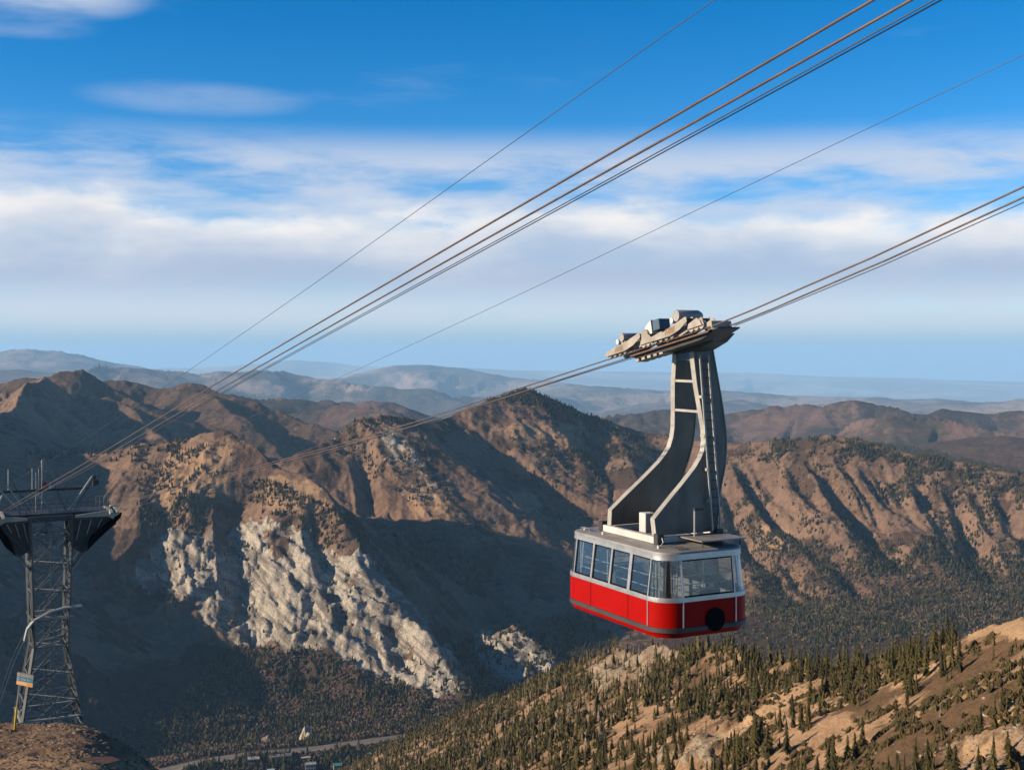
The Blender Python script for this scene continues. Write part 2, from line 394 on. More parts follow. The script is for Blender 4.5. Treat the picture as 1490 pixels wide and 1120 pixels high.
# the road runs on a bench cut into the canyon floor
ROAD = [(60, 1165, 2020), (150, 1141, 2080), (245, 1119, 2130), (300, 1106, 2165), (370, 1096, 2195), (450, 1090, 2225), (520, 1080, 2255), (580, 1072, 2290), (628, 1065, 2330), (690, 1056, 2390), (760, 1048, 2440)]
zr, road_r = tent(X, Y, ROAD, 0.0, 0.0)
fl = np.clip((120 - road_r) / 85, 0, 1); fl = fl * fl * (3 - 2 * fl)
Z = Z * (1 - fl) + zr * fl
gx, gy = mid.grad(Z); Z = Z + amp * (0.4 + 0.6 * ramp) * erosion(X, Y, gx, gy, 72.0, 3, 1.1, 77) * 6.5 * np.clip(road_r / 150, 0, 1)
mid.Z = Z.astype(np.float32); del ero, wx, wy
PX, PY = mid.screen()
# limestone cliffs: broken, stepped beds
P_cliff = [(205, 835), (235, 770), (330, 785), (345, 755), (445, 765), (470, 800), (530, 795), (565, 850), (605, 890), (645, 940), (705, 975), (690, 995), (640, 1015), (560, 990), (480, 950), (400, 935), (330, 925), (280, 885), (215, 862)]
P_cliff2 = [(684, 930), (735, 908), (800, 945), (812, 984), (750, 992), (696, 965)]
P_crag = [(478, 645), (520, 612), (570, 605), (600, 640), (640, 690), (655, 720), (600, 735), (560, 700), (500, 665)]
P_crag2 = [(235, 690), (300, 645), (330, 640), (330, 700), (260, 715)]
P_crag3 = [(-40, 570), (50, 575), (50, 620), (-40, 640)]
kc = softpoly(PX, PY, P_cliff, 10, 3, 20); kc2 = softpoly(PX, PY, P_cliff2, 8, 9, 10); kg = softpoly(PX, PY, P_crag, 10, 4, 14)
kg2 = softpoly(PX, PY, P_crag2, 14, 6, 18); kg3 = softpoly(PX, PY, P_crag3, 8, 6, 8)
front = (Y < 4600)
rockm = np.clip(np.maximum.reduce([kc, kc2, kg * 0.62, kg2 * 0.6, kg3 * 0.55]) * front, 0, 1)
crag = lfbm((X + 0.4 * mid.Z) / 90, Y / 75 + mid.Z / 140, 5, 41) * 0.65 + lfbm((X + 0.5 * mid.Z) / 30, (mid.Z + 0.3 * Y) / 40, 4, 47) * 0.35
bed = (mid.Z + 0.50 * X + 0.05 * Y) / 36.0 + (fbm(X / 60, Y / 60, 3, 57) - 0.5) * 1.6
step = (np.abs((bed % 1.0) - 0.5) * 2)
mid.Z = mid.Z + rockm * ((crag - 0.5) * 78 + (step - 0.5) * 11 + (lfbm(X / 17, Y / 17 + mid.Z / 15, 3, 49) - 0.5) * 16)
PX, PY = mid.screen()
mask = np.zeros(X.shape + (4,), np.float32); mask[..., 3] = 1
mask[..., 0] = rockm * np.clip(0.62 + (crag - 0.5) * 0.8 + (fbm(X / 90, Y / 90, 3, 61) - 0.5) * 1.1, 0, 1) * np.where(kc + kc2 > 0.3, 1.25, 0.95)
tanm = np.maximum.reduce([softpoly(PX, PY, q, 10, 12, 12) for q in ([(385, 690), (470, 702), (468, 745), (400, 752), (380, 715)], [(575, 690), (630, 710), (665, 760), (600, 750)],
        [(735, 715), (770, 712), (790, 745), (745, 748)], [(1110, 760), (1155, 770), (1150, 808), (1110, 800)], [(1090, 720), (1105, 715), (1100, 745)], [(240, 650), (335, 640), (345, 720), (200, 760)],
        [(860, 610), (740, 615), (700, 620), (790, 650), (860, 660)])]) * front
mask[..., 1] = tanm * np.clip(0.75 + (fbm(X / 40, Y / 40, 3, 71) - 0.5), 0, 1)
scr = np.maximum.reduce([softpoly(PX, PY, q, 30, 14, 24) for q in ([(100, 1120), (100, 990), (330, 940), (480, 955), (640, 1020), (700, 1000), (760, 1000), (900, 960), (1000, 900), (1240, 860), (1500, 840), (1500, 1120)], [(1060, 640), (1060, 600), (700, 565), (760, 570), (880, 615)])])
mask[..., 2] = np.maximum.reduce([scr, 0.55 * (Y > 5200), np.clip((fbm(X / 75, Y / 75, 4, 171) - 0.44) * 3.0, 0, 0.6) * (1 - tanm)])

M_mid = ground_mat('mountain_ground', (0.112, 0.068, 0.044), (0.235, 0.148, 0.094), (0.53, 0.465, 0.365), (0.20, 0.17, 0.135), (0.36, 0.225, 0.125), (0.062, 0.042, 0.028), 190.0, 17.0, 0.85)
cell_own = owner[:-1, :-1]
for own, nm, lab in ((0, 'valley_floor', 'brown brushy canyon floor with the road running along it'), (1, 'limestone_mountain', 'mountain with pale limestone cliffs and ochre top behind the tower'),
                     (2, 'rocky_mountain', 'brown mountain with a rocky crag and a conifer-dark summit'), (3, 'gullied_mountain', 'long brown mountainside cut by dark gullies behind the tram car'),
                     (4, 'shaded_mountain', 'dark blue mountain in shadow behind the lattice tower'), (5, 'wooded_ridge', 'half-shaded purple-brown ridge beyond the shadowed mountain')):
    link(nm, mid.mesh(nm, M_mid, mask, cell_own == own), label=lab, cat='mountain' if own else 'valley', kind='structure')

# ------------------------------------------------------------------ far hills, hazy ranges, plateau
def far_zone(name, lab, px, d, base, ridges, cell, eamp, namp, nscale, mat, seed):
    zn = Zone(px, d); X, Y = zn.X, zn.Y
    wx = (fbm(X / (cell * 2), Y / (cell * 2), 3, seed) - 0.5) * cell * 0.9; wy = (fbm(X / (cell * 2), Y / (cell * 2), 3, seed + 9) - 0.5) * cell * 0.9
    Z = np.full(X.shape, base, np.float32) if not callable(base) else base(X, Y)
    for pts, kL, kR in ridges:
        zt, r = tent(X + wx, Y + wy, pts, kL, kR, 3000.0); Z = smax(Z, zt, cell * 0.12)
    gx, gy = zn.grad(Z); amp = np.clip(np.sqrt(gx * gx + gy * gy) / 0.25, 0.15, 1)
    Z = Z + amp * erosion(X, Y, gx, gy, cell, 4, 1.4, seed) * eamp + (0.5 * fbm(X / nscale, Y / nscale, 5, seed + 3) + 0.5 * ridged(X / nscale, Y / nscale, 4, seed + 31) - 0.55) * namp * (0.3 + 0.7 * amp)
    zn.Z = Z.astype(np.float32)
    m = np.zeros(X.shape + (4,), np.float32); m[..., 3] = 1
    m[..., 2] = np.clip(1.2 * fbm(X / (cell * 1.1), Y / (cell * 1.1), 4, seed + 5) - 0.1, 0, 1)
    link(name, zn.mesh(name, mat, m), label=lab, cat='hills', kind='structure')
    return zn
M_hill = ground_mat('hill_ground', (0.115, 0.066, 0.052), (0.19, 0.118, 0.088), (0.4, 0.35, 0.3), (0.2, 0.17, 0.15), (0.3, 0.2, 0.12), (0.05, 0.042, 0.032), 500.0, 60.0, 0.5)
M_range = ground_mat('range_ground', (0.17, 0.12, 0.095), (0.36, 0.27, 0.21), (0.4, 0.35, 0.3), (0.2, 0.17, 0.15), (0.3, 0.2, 0.12), (0.08, 0.066, 0.052), 2500.0, 300.0, 0.5)
M_plain = ground_mat('pale_basin', (0.30, 0.25, 0.21), (0.58, 0.50, 0.43), (0.4, 0.35, 0.3), (0.2, 0.17, 0.15), (0.3, 0.2, 0.12), (0.20, 0.17, 0.15), 6000.0, 900.0, 0.3)
hills = far_zone('purple_hills', 'purple-brown rolling hills behind the gullied mountainside', cols(-150, 1750, -12, 1502, 3.8, 20), rows((6300, 9000, 30), (9000, 12500, 45)), -760,
    [([(380, 606, 8200), (440, 603, 8000), (490, 595, 7900), (540, 600, 7700), (600, 612, 7600), (680, 640, 7500)], .35, .38),
     ([(640, 640, 9000), (860, 618, 9200), (930, 605, 9400), (985, 600, 9500), (1060, 606, 9600), (1120, 600, 9500), (1180, 592, 9400), (1205, 600, 9300), (1245, 589, 9300), (1300, 598, 9200), (1350, 607, 9100), (1400, 603, 9200), (1450, 606, 9200), (1500, 602, 9200), (1700, 605, 9000)], .3, .34),
     ([(1150, 660, 8000), (1230, 628, 7700), (1270, 618, 7600), (1320, 612, 7500), (1390, 618, 7400), (1440, 630, 7200), (1500, 640, 7000), (1700, 650, 6800)], .3, .36),
     ([(100, 600, 8500), (250, 575, 9000), (420, 585, 9500), (560, 590, 9800)], .3, .3)], 420, 52, 100, 500, M_hill, 3)
rng = far_zone('hazy_range', 'hazy lilac mountain range below the cloud bank', cols(-250, 1850, -12, 1502, 4.6, 30), rows((15000, 32000, 130), (32000, 46000, 260)), lambda X, Y: -1100 - 0.05 * (Y - 15000),
    [([(740, 582, 30000), (800, 571, 31000), (860, 565, 31500), (960, 570, 32000), (1060, 574, 32000), (1180, 579, 31000), (1300, 582, 30000), (1420, 588, 30000), (1560, 592, 29000)], .13, .15),
     ([(960, 592, 24000), (1080, 588, 24500), (1160, 592, 24500), (1250, 586, 24500), (1360, 592, 24000), (1490, 588, 24000), (1600, 592, 24000)], .16, .17),
     ([(-60, 545, 21600), (40, 548, 21600), (100, 545, 20925), (155, 533, 20925), (200, 545, 20925), (250, 548, 21600), (300, 556, 22275), (345, 551, 22950), (405, 547, 23625), (475, 563, 23625), (560, 567, 22950), (640, 571, 22950), (720, 585, 23625)], .22, .25),
     ([(-200, 515, 33750), (-60, 520, 33750), (0, 519, 33750), (20, 513, 33750), (60, 516, 34425), (100, 520, 35100), (140, 526, 35775), (190, 538, 37800), (245, 548, 40500)], .2, .2),
     ([(470, 560, 37800), (515, 551, 37800), (563, 537, 38475), (620, 533, 39150), (683, 543, 39150), (760, 553, 38475), (840, 562, 36450), (920, 570, 35100), (1000, 575, 34425), (1080, 585, 33750)], .16, .17),
     ([(700, 590, 25650), (790, 580, 26325), (860, 585, 27000), (960, 578, 28350), (1040, 590, 27675)], .2, .2)], 1000, 170, 420, 1900, M_range, 7)
plat = far_zone('far_plateau', 'flat blue plateau and pale basin along the horizon', cols(-400, 2000, -12, 1502, 5.0, 40), rows((45000, 92000, 600)), lambda X, Y: -3100 + 0.0 * X,
    [([(-300, 530, 80000), (100, 540, 80000), (220, 537, 80000), (300, 536, 80000), (380, 530, 80000), (428, 525, 80000), (476, 532, 80000), (560, 535, 80000), (650, 534, 80000), (760, 539, 82000), (900, 541, 84000), (1060, 543, 86000), (1180, 549, 84000), (1340, 560, 78000), (1490, 569, 72000), (1800, 580, 66000)], .02, .07)], 4000, 130, 260, 5000, M_plain, 13)
# ------------------------------------------------------------------ the wooded spur on the near side and the gravel knoll
spur = Zone(cols(330, 1900, 480, 1502, 2.9, 12.0), rows((190, 300, 4.0), (300, 370, 2.4), (370, 470, 1.3), (470, 700, 2.4), (700, 1150, 4.0), (1150, 1900, 9.0)))
X, Y = spur.X, spur.Y
crest = [(1900, 700, 330), (1490, 880, 385), (1420, 912, 405), (1300, 952, 430), (1200, 962, 480), (1100, 966, 570), (1000, 958, 740), (900, 950, 980), (800, 990, 1150), (700, 1040, 1300), (600, 1085, 1450), (500, 1122, 1560), (330, 1160, 1800)]
crest_px = np.array([c[0] for c in crest][::-1], np.float32); crest_d = np.array([c[2] for c in crest][::-1], np.float32)
PXs = 745 + F * spur.U
dc = np.interp(PXs, crest_px, crest_d) + (fbm(PXs / 60, PXs * 0 + 3.3, 3, 5) - 0.5) * np.where(PXs > 1180, 5, 40)
plane = -80 + 0.60 * (X - 157) - 0.196 * (Y - 380)
back = 9.0 * np.logaddexp(0, np.clip((Y - dc) / 9.0, -30, 60))
Z = plane - 0.75 * back - 0.0004 * back * np.minimum(back, 300)
gx, gy = spur.grad(Z)
ero = erosion(X, Y, gx, gy, 62.0, 4, 1.0, 15)
Z = Z + ero * 4.2 + (fbm(X / 70, Y / 70, 5, 19) - 0.5) * 15 + (lfbm(X / 10, Y / 10, 4, 29) - 0.5) * 4.0
spur.Z = Z.astype(np.float32)
PX, PY = spur.screen()
rk = np.maximum.reduce([softpoly(PX, PY, q, 10, 21, 14) for q in ([(850, 985), (895, 930), (985, 922), (995, 955), (925, 995), (872, 1020)], [(1000, 1085), (1045, 1040), (1085, 1035), (1090, 1060), (1030, 1120), (990, 1120)],
      [(1360, 1125), (1390, 1085), (1440, 1075), (1500, 1060), (1500, 1130), (1360, 1130)], [(955, 1100), (985, 1080), (1000, 1100), (960, 1125)])])
out = lfbm(X / 15, Y / 15 + spur.Z / 20, 4, 33)
spur.Z = spur.Z + rk * (out - 0.45) * 14.0
PX, PY = spur.screen()
sm = np.zeros(X.shape + (4,), np.float32); sm[..., 3] = 1
sm[..., 0] = np.clip(rk * (0.05 + 1.0 * out + 0.9 * (fbm(X / 9, Y / 9, 4, 89) - 0.5)) + 0.5 * np.clip(-ero - 0.35, 0, 1) * (PX < 1150), 0, 1)
tn = softpoly(PX, PY, [(1395, 930), (1430, 890), (1500, 855), (1500, 925), (1440, 920)], 12, 8, 8)
tn = np.maximum(tn, softpoly(PX, PY, [(1000, 1000), (1150, 930), (1500, 930), (1500, 1120), (900, 1120)], 60, 18, 30) * 0.62)
sm[..., 1] = np.clip(tn * np.clip(0.55 + (fbm(X / 25, Y / 25, 3, 83) - 0.4) * 1.6, 0, 1) + 0.5 * np.clip(-ero - 0.2, 0, 1), 0, 1)
bare = softpoly(PX, PY, [(1395, 935), (1430, 890), (1500, 855), (1500, 925), (1440, 922)], 12, 8, 8)
sm[..., 1] = np.maximum(sm[..., 1], bare); sm[..., 2] = np.clip((fbm(X / 18, Y / 18, 4, 87) - 0.42) * 2.8, 0, 0.9) * (1 - bare)
M_spur = ground_mat('spur_ground', (0.20, 0.118, 0.065), (0.36, 0.228, 0.128), (0.42, 0.34, 0.23), (0.22, 0.16, 0.10), (0.50, 0.32, 0.17), (0.11, 0.072, 0.04), 42.0, 2.4, 1.0, strata=(0.09, 0.04, 0.25))
link('forested_spur', spur.mesh('forested_spur', M_spur, sm), label='sunlit ochre spur with conifers running down below the tram car', cat='hillside', kind='structure')
SPUR_ERO = ero

knoll = Zone(cols(-700, 2300, -20, 420, 3.0, 30.0), rows((4, 60, 4.0), (60, 90, 1.5), (90, 142, 0.5), (142, 200, 2.5)))
X, Y = knoll.X, knoll.Y
Z = -13.2 - 0.2 * Y
Z = np.where(Y < 40, -2.2 - 0.475 * Y, Z)
s = np.maximum(X + 0.365 * Y, 0); drop = np.where(s < 8, 0.05 * s * s, 3.2 + 0.8 * (s - 8))
Z = Z - drop * np.clip((Y - 20) / 60, 0, 1)
bk = np.maximum(Y - 124, 0); Z = Z - np.where(bk < 6, 0.045 * bk * bk, 1.62 + 0.54 * (bk - 6))
Z = Z + (fbm(X / 6, Y / 6, 4, 9) - 0.5) * 0.9 + (fbm(X / 1.1, Y / 1.1, 3, 39) - 0.5) * 0.30
knoll.Z = Z.astype(np.float32)
km = np.zeros(X.shape + (4,), np.float32); km[..., 3] = 1
kpx, kpy = knoll.screen()
km[..., 1] = np.clip((kpy - 1092) / 14, 0, 1) * (fbm(X / 3, Y / 3, 3, 3) + 0.2)
M_knoll = ground_mat('knoll_gravel', (0.17, 0.105, 0.062), (0.26, 0.165, 0.10), (0.4, 0.33, 0.24), (0.22, 0.17, 0.12), (0.40, 0.25, 0.13), (0.1, 0.07, 0.04), 7.0, 0.9, 0.8)
link('gravel_knoll', knoll.mesh('gravel_knoll', M_knoll, km), label='brown gravel knoll at the foot of the lattice tower', cat='ground', kind='structure')
# ------------------------------------------------------------------ vegetation
RNG = np.random.default_rng(7)
def veg_mat(name, tint=True, base=(0.06, 0.058, 0.022)):
    m = bpy.data.materials.new(name); m.use_nodes = True; t = m.node_tree; t.nodes.clear(); w = NT(t)
    geo = w.n('ShaderNodeNewGeometry')
    if tint: col = w.n('ShaderNodeAttribute', attribute_name='tint').outputs['Color']
    else:
        oi = w.n('ShaderNodeObjectInfo'); col = w.mix(oi.outputs['Random'], rgba([c * 0.7 for c in base]), rgba([base[0] * 1.45, base[1] * 1.3, base[2] * 1.1]))
    n = w.noise(geo.outputs['Position'], 0.9, 3.0, 0.6)
    col = w.mix(w.sstep(n, 0.3, 0.7), w.vmul(col, (0.7, 0.7, 0.7)), w.vmul(col, (1.25, 1.25, 1.2)))
    bs = w.n('ShaderNodeBsdfPrincipled', ins={'Base Color': col, 'Roughness': 0.9}); bs.inputs['Specular IOR Level'].default_value = 0.1
    w.n('ShaderNodeOutputMaterial', ins={0: bs.outputs[0]})
    return m

def conifer(seed, tiers, spikes, width, taper=0.85):
    """unit-height conifer crown: ragged tiers of drooping boughs; returns verts, tris"""
    r = random.Random(seed); V = []; T = []
    lean = (r.uniform(-.02, .02), r.uniform(-.02, .02))
    for k in range(tiers):
        f = k / tiers; z0 = 0.06 + 0.94 * f * (0.97 + r.uniform(-.02, .02)); hgt = (1.35 - 0.45 * f) * 0.94 / tiers * 1.35
        R = width * (1 - f) ** taper * r.uniform(0.78, 1.15) + 0.012
        c = len(V); top = min(1.0, z0 + hgt); V.append((lean[0] * top, lean[1] * top, top))
        n = spikes * 2; ph = r.uniform(0, 6.28)
        for i in range(n):
            rr = R * (r.uniform(0.75, 1.25) if i % 2 == 0 else r.uniform(0.42, 0.62)); a = ph + i * 6.2832 / n + r.uniform(-.12, .12)
            V.append((rr * math.cos(a), rr * math.sin(a), z0 - (0.035 if i % 2 == 0 else -0.02) + r.uniform(-.012, .012)))
        for i in range(n): T.append((c, c + 1 + i, c + 1 + (i + 1) % n))
    return np.array(V, np.float32), np.array(T, np.int64)

def blob(seed, squash=0.9):
    """unit-height broadleaf or bush crown, knobbly"""
    r = random.Random(seed); bm = bmesh.new(); bmesh.ops.create_icosphere(bm, subdivisions=1, radius=0.5)
    V = np.array([v.co[:] for v in bm.verts], np.float32); T = np.array([[v.index for v in f.verts] for f in bm.faces], np.int64); bm.free()
    g = np.array([r.uniform(0.62, 1.25) for _ in V], np.float32)[:, None]; V = V * g; V[:, :2] *= squash; V[:, 2] += 0.46
    return V, T

def masses(name, mat, tmpl, pos, hgt, wid, tint, label, cat):
    """one mesh holding many plants; each a scaled, turned copy of one of the templates"""
    n = len(pos); pick = RNG.integers(0, len(tmpl), n); CO = []; TR = []; TI = []; off = 0
    ang = RNG.uniform(0, 6.283, n)
    for k, (V, T) in enumerate(tmpl):
        ids = np.where(pick == k)[0]
        if len(ids) == 0: continue
        c, s = np.cos(ang[ids])[:, None], np.sin(ang[ids])[:, None]
        x = (V[None, :, 0] * c - V[None, :, 1] * s) * (hgt[ids] * wid[ids])[:, None] + pos[ids, 0:1]
        y = (V[None, :, 0] * s + V[None, :, 1] * c) * (hgt[ids] * wid[ids])[:, None] + pos[ids, 1:2]
        z = V[None, :, 2] * hgt[ids][:, None] + pos[ids, 2:3]
        CO.append(np.stack([x, y, z], -1).reshape(-1, 3)); nv = len(V)
        TR.append((T[None] + (np.arange(len(ids)) * nv)[:, None, None] + off).reshape(-1, 3)); off += nv * len(ids)
        TI.append(np.repeat(tint[ids], nv, axis=0))
    me = quad_mesh(name, np.concatenate(CO), np.concatenate(TR), smooth=False)
    a = me.color_attributes.new('tint', 'FLOAT_COLOR', 'POINT'); ti = np.concatenate(TI) * ALB; ti = np.concatenate([ti, np.ones((len(ti), 1))], 1)
    a.data.foreach_set('color', ti.astype(np.float32).ravel())
    return link(name, me, mat, label=label, cat=cat, kind='stuff')

def scatter(zone, weight, n, vis=None):
    """n random points on a zone, drawn by weight per square metre"""
    dA = (np.gradient(zone.d)[:, None] * (zone.d[:, None] * np.gradient(zone.u)[None, :]))
    W = (weight * dA).astype(np.float64)
    if vis is not None: W = W * vis
    W = W.ravel(); tot = W.sum()
    if tot <= 0: return np.zeros((0, 3), np.float32)
    k = np.searchsorted(np.cumsum(W) / tot, RNG.random(n)); nc = len(zone.u)
    i, j = np.minimum(k // nc, len(zone.d) - 2), np.minimum(k % nc, nc - 2); fi, fj = RNG.random(n), RNG.random(n)
    d = zone.d[i] + fi * (zone.d[i + 1] - zone.d[i]); px = zone.px[j] + fj * (zone.px[j + 1] - zone.px[j])
    z = zone.sample(zone.Z, px, d)
    return np.stack([d * (px - 745) / F, d, z], -1)

def visible(zone, margin=3.0, limit=None):
    px, py = zone.screen(); cm = np.minimum.accumulate(py, axis=0)
    v = py <= cm + margin
    return v

M_veg = veg_mat('far_foliage'); 
PXm, PYm = mid.screen(); VIS = visible(mid, 2.0)
spx, spy = spur.screen(); sil = np.interp(mid.px, spur.px, spy.min(axis=0), left=2000, right=0)
VIS = VIS & (PYm < sil[None, :] + 12) & (road_r > 19)
clump = np.clip((fbm(mid.X / 55, mid.Y / 55, 4, 101) - 0.44) * 7, 0.02, 1) * np.clip((fbm(mid.X / 210, mid.Y / 210, 3, 107) - 0.34) * 5, 0.05, 1)
dense = np.clip((fbm(mid.X / 45, mid.Y / 45, 3, 113) - 0.35) * 5, 0.1, 1)
con_pos, dec_pos = [], []
for poly, w_, nc_, nd_ in (
    ([(1050, 650), (1210, 630), (1260, 635), (1490, 688), (1490, 850), (1240, 840), (1050, 770)], clump, 7200, 0),
    ([(1090, 770), (1240, 800), (1490, 820), (1490, 905), (1300, 930), (1180, 945), (1095, 880)], dense, 3600, 3000),
    ([(688, 580), (765, 566), (890, 616), (860, 624), (800, 612), (740, 600)], dense, 1000, 0),
    ([(850, 614), (1000, 640), (1000, 800), (890, 740), (820, 650)], clump, 1700, 0),
    ([(740, 640), (860, 640), (880, 760), (800, 760)], clump, 500, 0),
    ([(480, 610), (600, 606), (655, 720), (700, 780), (600, 740), (500, 670)], dense, 420, 0),
    ([(195, 650), (335, 632), (345, 700), (200, 770)], clump, 650, 0), ([(30, 655), (215, 650), (215, 672), (30, 675)], dense, 300, 0),
    ([(215, 700), (400, 700), (520, 760), (640, 930), (600, 985), (330, 925), (210, 865)], clump * np.clip(1.15 - 1.6 * kc, 0.06, 1), 1000, 0),
    ([(225, 1060), (330, 940), (480, 955), (640, 1020), (640, 1060), (240, 1115)], dense, 2400, 4600),
    ([(110, 1075), (240, 1030), (260, 1118), (150, 1118)], dense, 80, 520), ([(300, 1100), (640, 1070), (660, 1120), (260, 1125)], dense, 750, 420),
    ([(640, 950), (830, 890), (900, 930), (700, 1050), (580, 1080)], dense, 1900, 300), ([(700, 850), (830, 830), (1000, 860), (980, 930), (820, 930)], clump, 160, 0),
    ([(700, 880), (590, 830), (560, 760), (700, 780)], clump, 250, 0), ([(1050, 850), (1110, 830), (1300, 900), (1450, 880), (1490, 930), (1100, 1000), (1030, 960)], dense, 1000, 1300)):
    ip = inpoly(PXm, PYm, poly)
    if nc_: con_pos.append(scatter(mid, w_ * ip, nc_, VIS))
    if nd_: dec_pos.append(scatter(mid, np.clip(1.3 - w_, 0.15, 1) * ip, nd_, VIS))
con = np.concatenate(con_pos); dec = np.concatenate(dec_pos)
n = len(con); h = RNG.uniform(6, 15.5, n); t = RNG.random((n, 1))
masses('far_conifers', M_veg, [conifer(s, 3, 3, 0.27) for s in range(5)], con - [0, 0, .4], h, RNG.uniform(.8, 1.5, n), np.array([.022, .026, .013]) * (1 - t) + np.array([.085, .072, .030]) * t,
       'thousands of small dark conifers dotting the mountainsides across the canyon', 'conifers')
n = len(dec); h = RNG.uniform(3, 7.5, n); pal = np.array([[.10, .058, .04], [.08, .048, .037], [.115, .074, .036], [.072, .058, .032], [.135, .088, .034], [.09, .062, .047]])
right_side = dec[:, 0] > 100
pk = np.where(right_side, RNG.choice([2, 3, 4, 3, 5], n), RNG.choice([0, 1, 0, 1, 5, 2, 3], n))
masses('autumn_trees', M_veg, [blob(s) for s in range(5)], dec - [0, 0, .5], h, RNG.uniform(.8, 1.2, n), pal[pk] * RNG.uniform(.9, 2.0, (n, 1)),
       'rust, brown and yellow autumn trees massed on the canyon floor', 'trees')

# the spur: dense stands, open scree chutes, scattered trees to the right
chute = np.clip(0.55 - SPUR_ERO * 1.2, 0.03, 1)
fb = fbm(spur.X / 30, spur.Y / 30, 4, 131)
left_ = np.clip((1210 - spx) / 180, 0, 1)
wgt = left_ * np.clip((fb - 0.36) * 5, 0.06, 1) * (0.35 + 0.65 * np.clip(SPUR_ERO + 0.5, 0, 1)) + (1 - left_) * np.clip((fb - 0.52) * 5, 0.0, 1) * 0.62
edge = np.clip(1 - np.abs(spur.Y - dc + 25) / 50, 0, 1) * (spx < 1390); wgt = np.maximum(wgt, edge * 0.9 * np.clip((fb - 0.3) * 5, 0.2, 1))
wgt = wgt * (1 - 0.85 * np.clip(rk * 1.3, 0, 1)) * np.where(spx > 1395, np.where(spy < 930, 0.02, 0.5), 1)
svis = visible(spur, 14.0) & (spy < 1150) & (spur.Y < dc + 40)
pts = scatter(spur, wgt, 9000, svis)
N = len(pts); hh = 3.0 + 8.0 * RNG.random(N) ** 1.4 * RNG.choice([1, 1, 1, .6], N)
ppx = 745 + F * pts[:, 0] / pts[:, 1]; ppy = 505 - F * pts[:, 2] / pts[:, 1]
app = hh / pts[:, 1] * ((ppx < 1500) & (ppy < 1150))
order = np.argsort(-app); near = order[:300]; rest = order[300:]
n = len(rest); t = RNG.random((n, 1)); dead = RNG.random((n, 1)) < 0.06; ctint = np.where(dead, np.array([[.19, .15, .12]]), np.array([.038, .038, .015]) * (1 - t) + np.array([.14, .108, .042]) * t)
masses('spur_conifers', M_veg, [conifer(40 + s, 5, 3, 0.15 + 0.02 * s, 0.7 + 0.1 * (s % 3)) for s in range(6)] + [conifer(49, 4, 3, 0.07)], pts[rest] - [0, 0, .5], hh[rest], RNG.uniform(.7, 1.35, n), ctint,
       'stands of olive-green conifers covering the sunlit spur', 'conifers')
# low bushes on the right-hand slope
bw = np.clip((fbm(spur.X / 14, spur.Y / 14, 3, 141) - 0.5) * 6, 0, 1) * np.clip((spx - 900) / 200, 0.15, 1) * (1 - np.clip(rk * 1.3, 0, 1)) * np.where((spx > 1395) & (spy < 930), 0.02, 1)
bpts = scatter(spur, bw, 4400, svis); n = len(bpts); t = RNG.random((n, 1))
masses('low_bushes', M_veg, [conifer(60 + s, 2, 6, 0.62, 0.6) for s in range(5)], bpts - [0, 0, .2], RNG.uniform(.6, 2.2, n), RNG.uniform(.8, 1.5, n), np.array([.06, .052, .02]) * (1 - t) + np.array([.12, .085, .04]) * t,
       'low olive and brown bushes scattered over the ochre slope', 'bushes')
# the 300 trees that show largest, one by one
M_crown = veg_mat('conifer_needles', tint=False, base=(0.062, 0.056, 0.021)); M_bark = veg_mat('conifer_bark', tint=False, base=(0.10, 0.075, 0.055))
crown_me = []
for s in range(6):
    V, T = conifer(80 + s, 9, 5, (0.12, 0.17, 0.2, 0.15, 0.23, 0.18)[s], (0.85, 0.7, 1.0, 0.6, 0.8, 1.1)[s]); me = quad_mesh('crown', V, T, smooth=False); me.materials.append(M_crown); crown_me.append(me)
tr = []
for i in range(6): tr.append((0.016 * math.cos(i * 1.0472), 0.016 * math.sin(i * 1.0472), -0.06))
tr.append((0, 0, 0.75)); trunk_me = quad_mesh('trunk', np.array(tr, np.float32), np.array([(i, (i + 1) % 6, 6) for i in range(6)], np.int64)); trunk_me.materials.append(M_bark)
def tree_label(px, py, h):
    size = 'tall' if h > 9.5 else ('short' if h < 6 else 'middle-sized')
    if py < 985 and px > 1150: return f'{size} olive conifer near the crest of the sunlit ochre spur', 'conifers near the spur crest'
    if px > 1290: return f'{size} olive conifer among low bushes on the orange slope at the far right', 'conifers on the orange slope'
    if px > 1100: return f'{size} olive conifer on the tan slope below and right of the tram car', 'conifers below the tram car'
    if px > 960: return f'{size} olive conifer in the dense stand directly under the tram car', 'conifers under the tram car'
    return f'{size} olive conifer between the pale scree chutes low on the spur', 'conifers by the scree chutes'
for k, i in enumerate(near):
    lab, grp = tree_label(ppx[i], ppy[i], hh[i])
    e = link('conifer_tree', None, label=lab, cat='conifer', group=grp)
    e.location = pts[i]; w_ = RNG.uniform(.85, 1.25); e.scale = (hh[i] * w_, hh[i] * w_, hh[i]); e.rotation_euler = (0, 0, RNG.uniform(0, 6.28))
    link('trunk', trunk_me, parent=e); link('crown', crown_me[k % 6], parent=e)
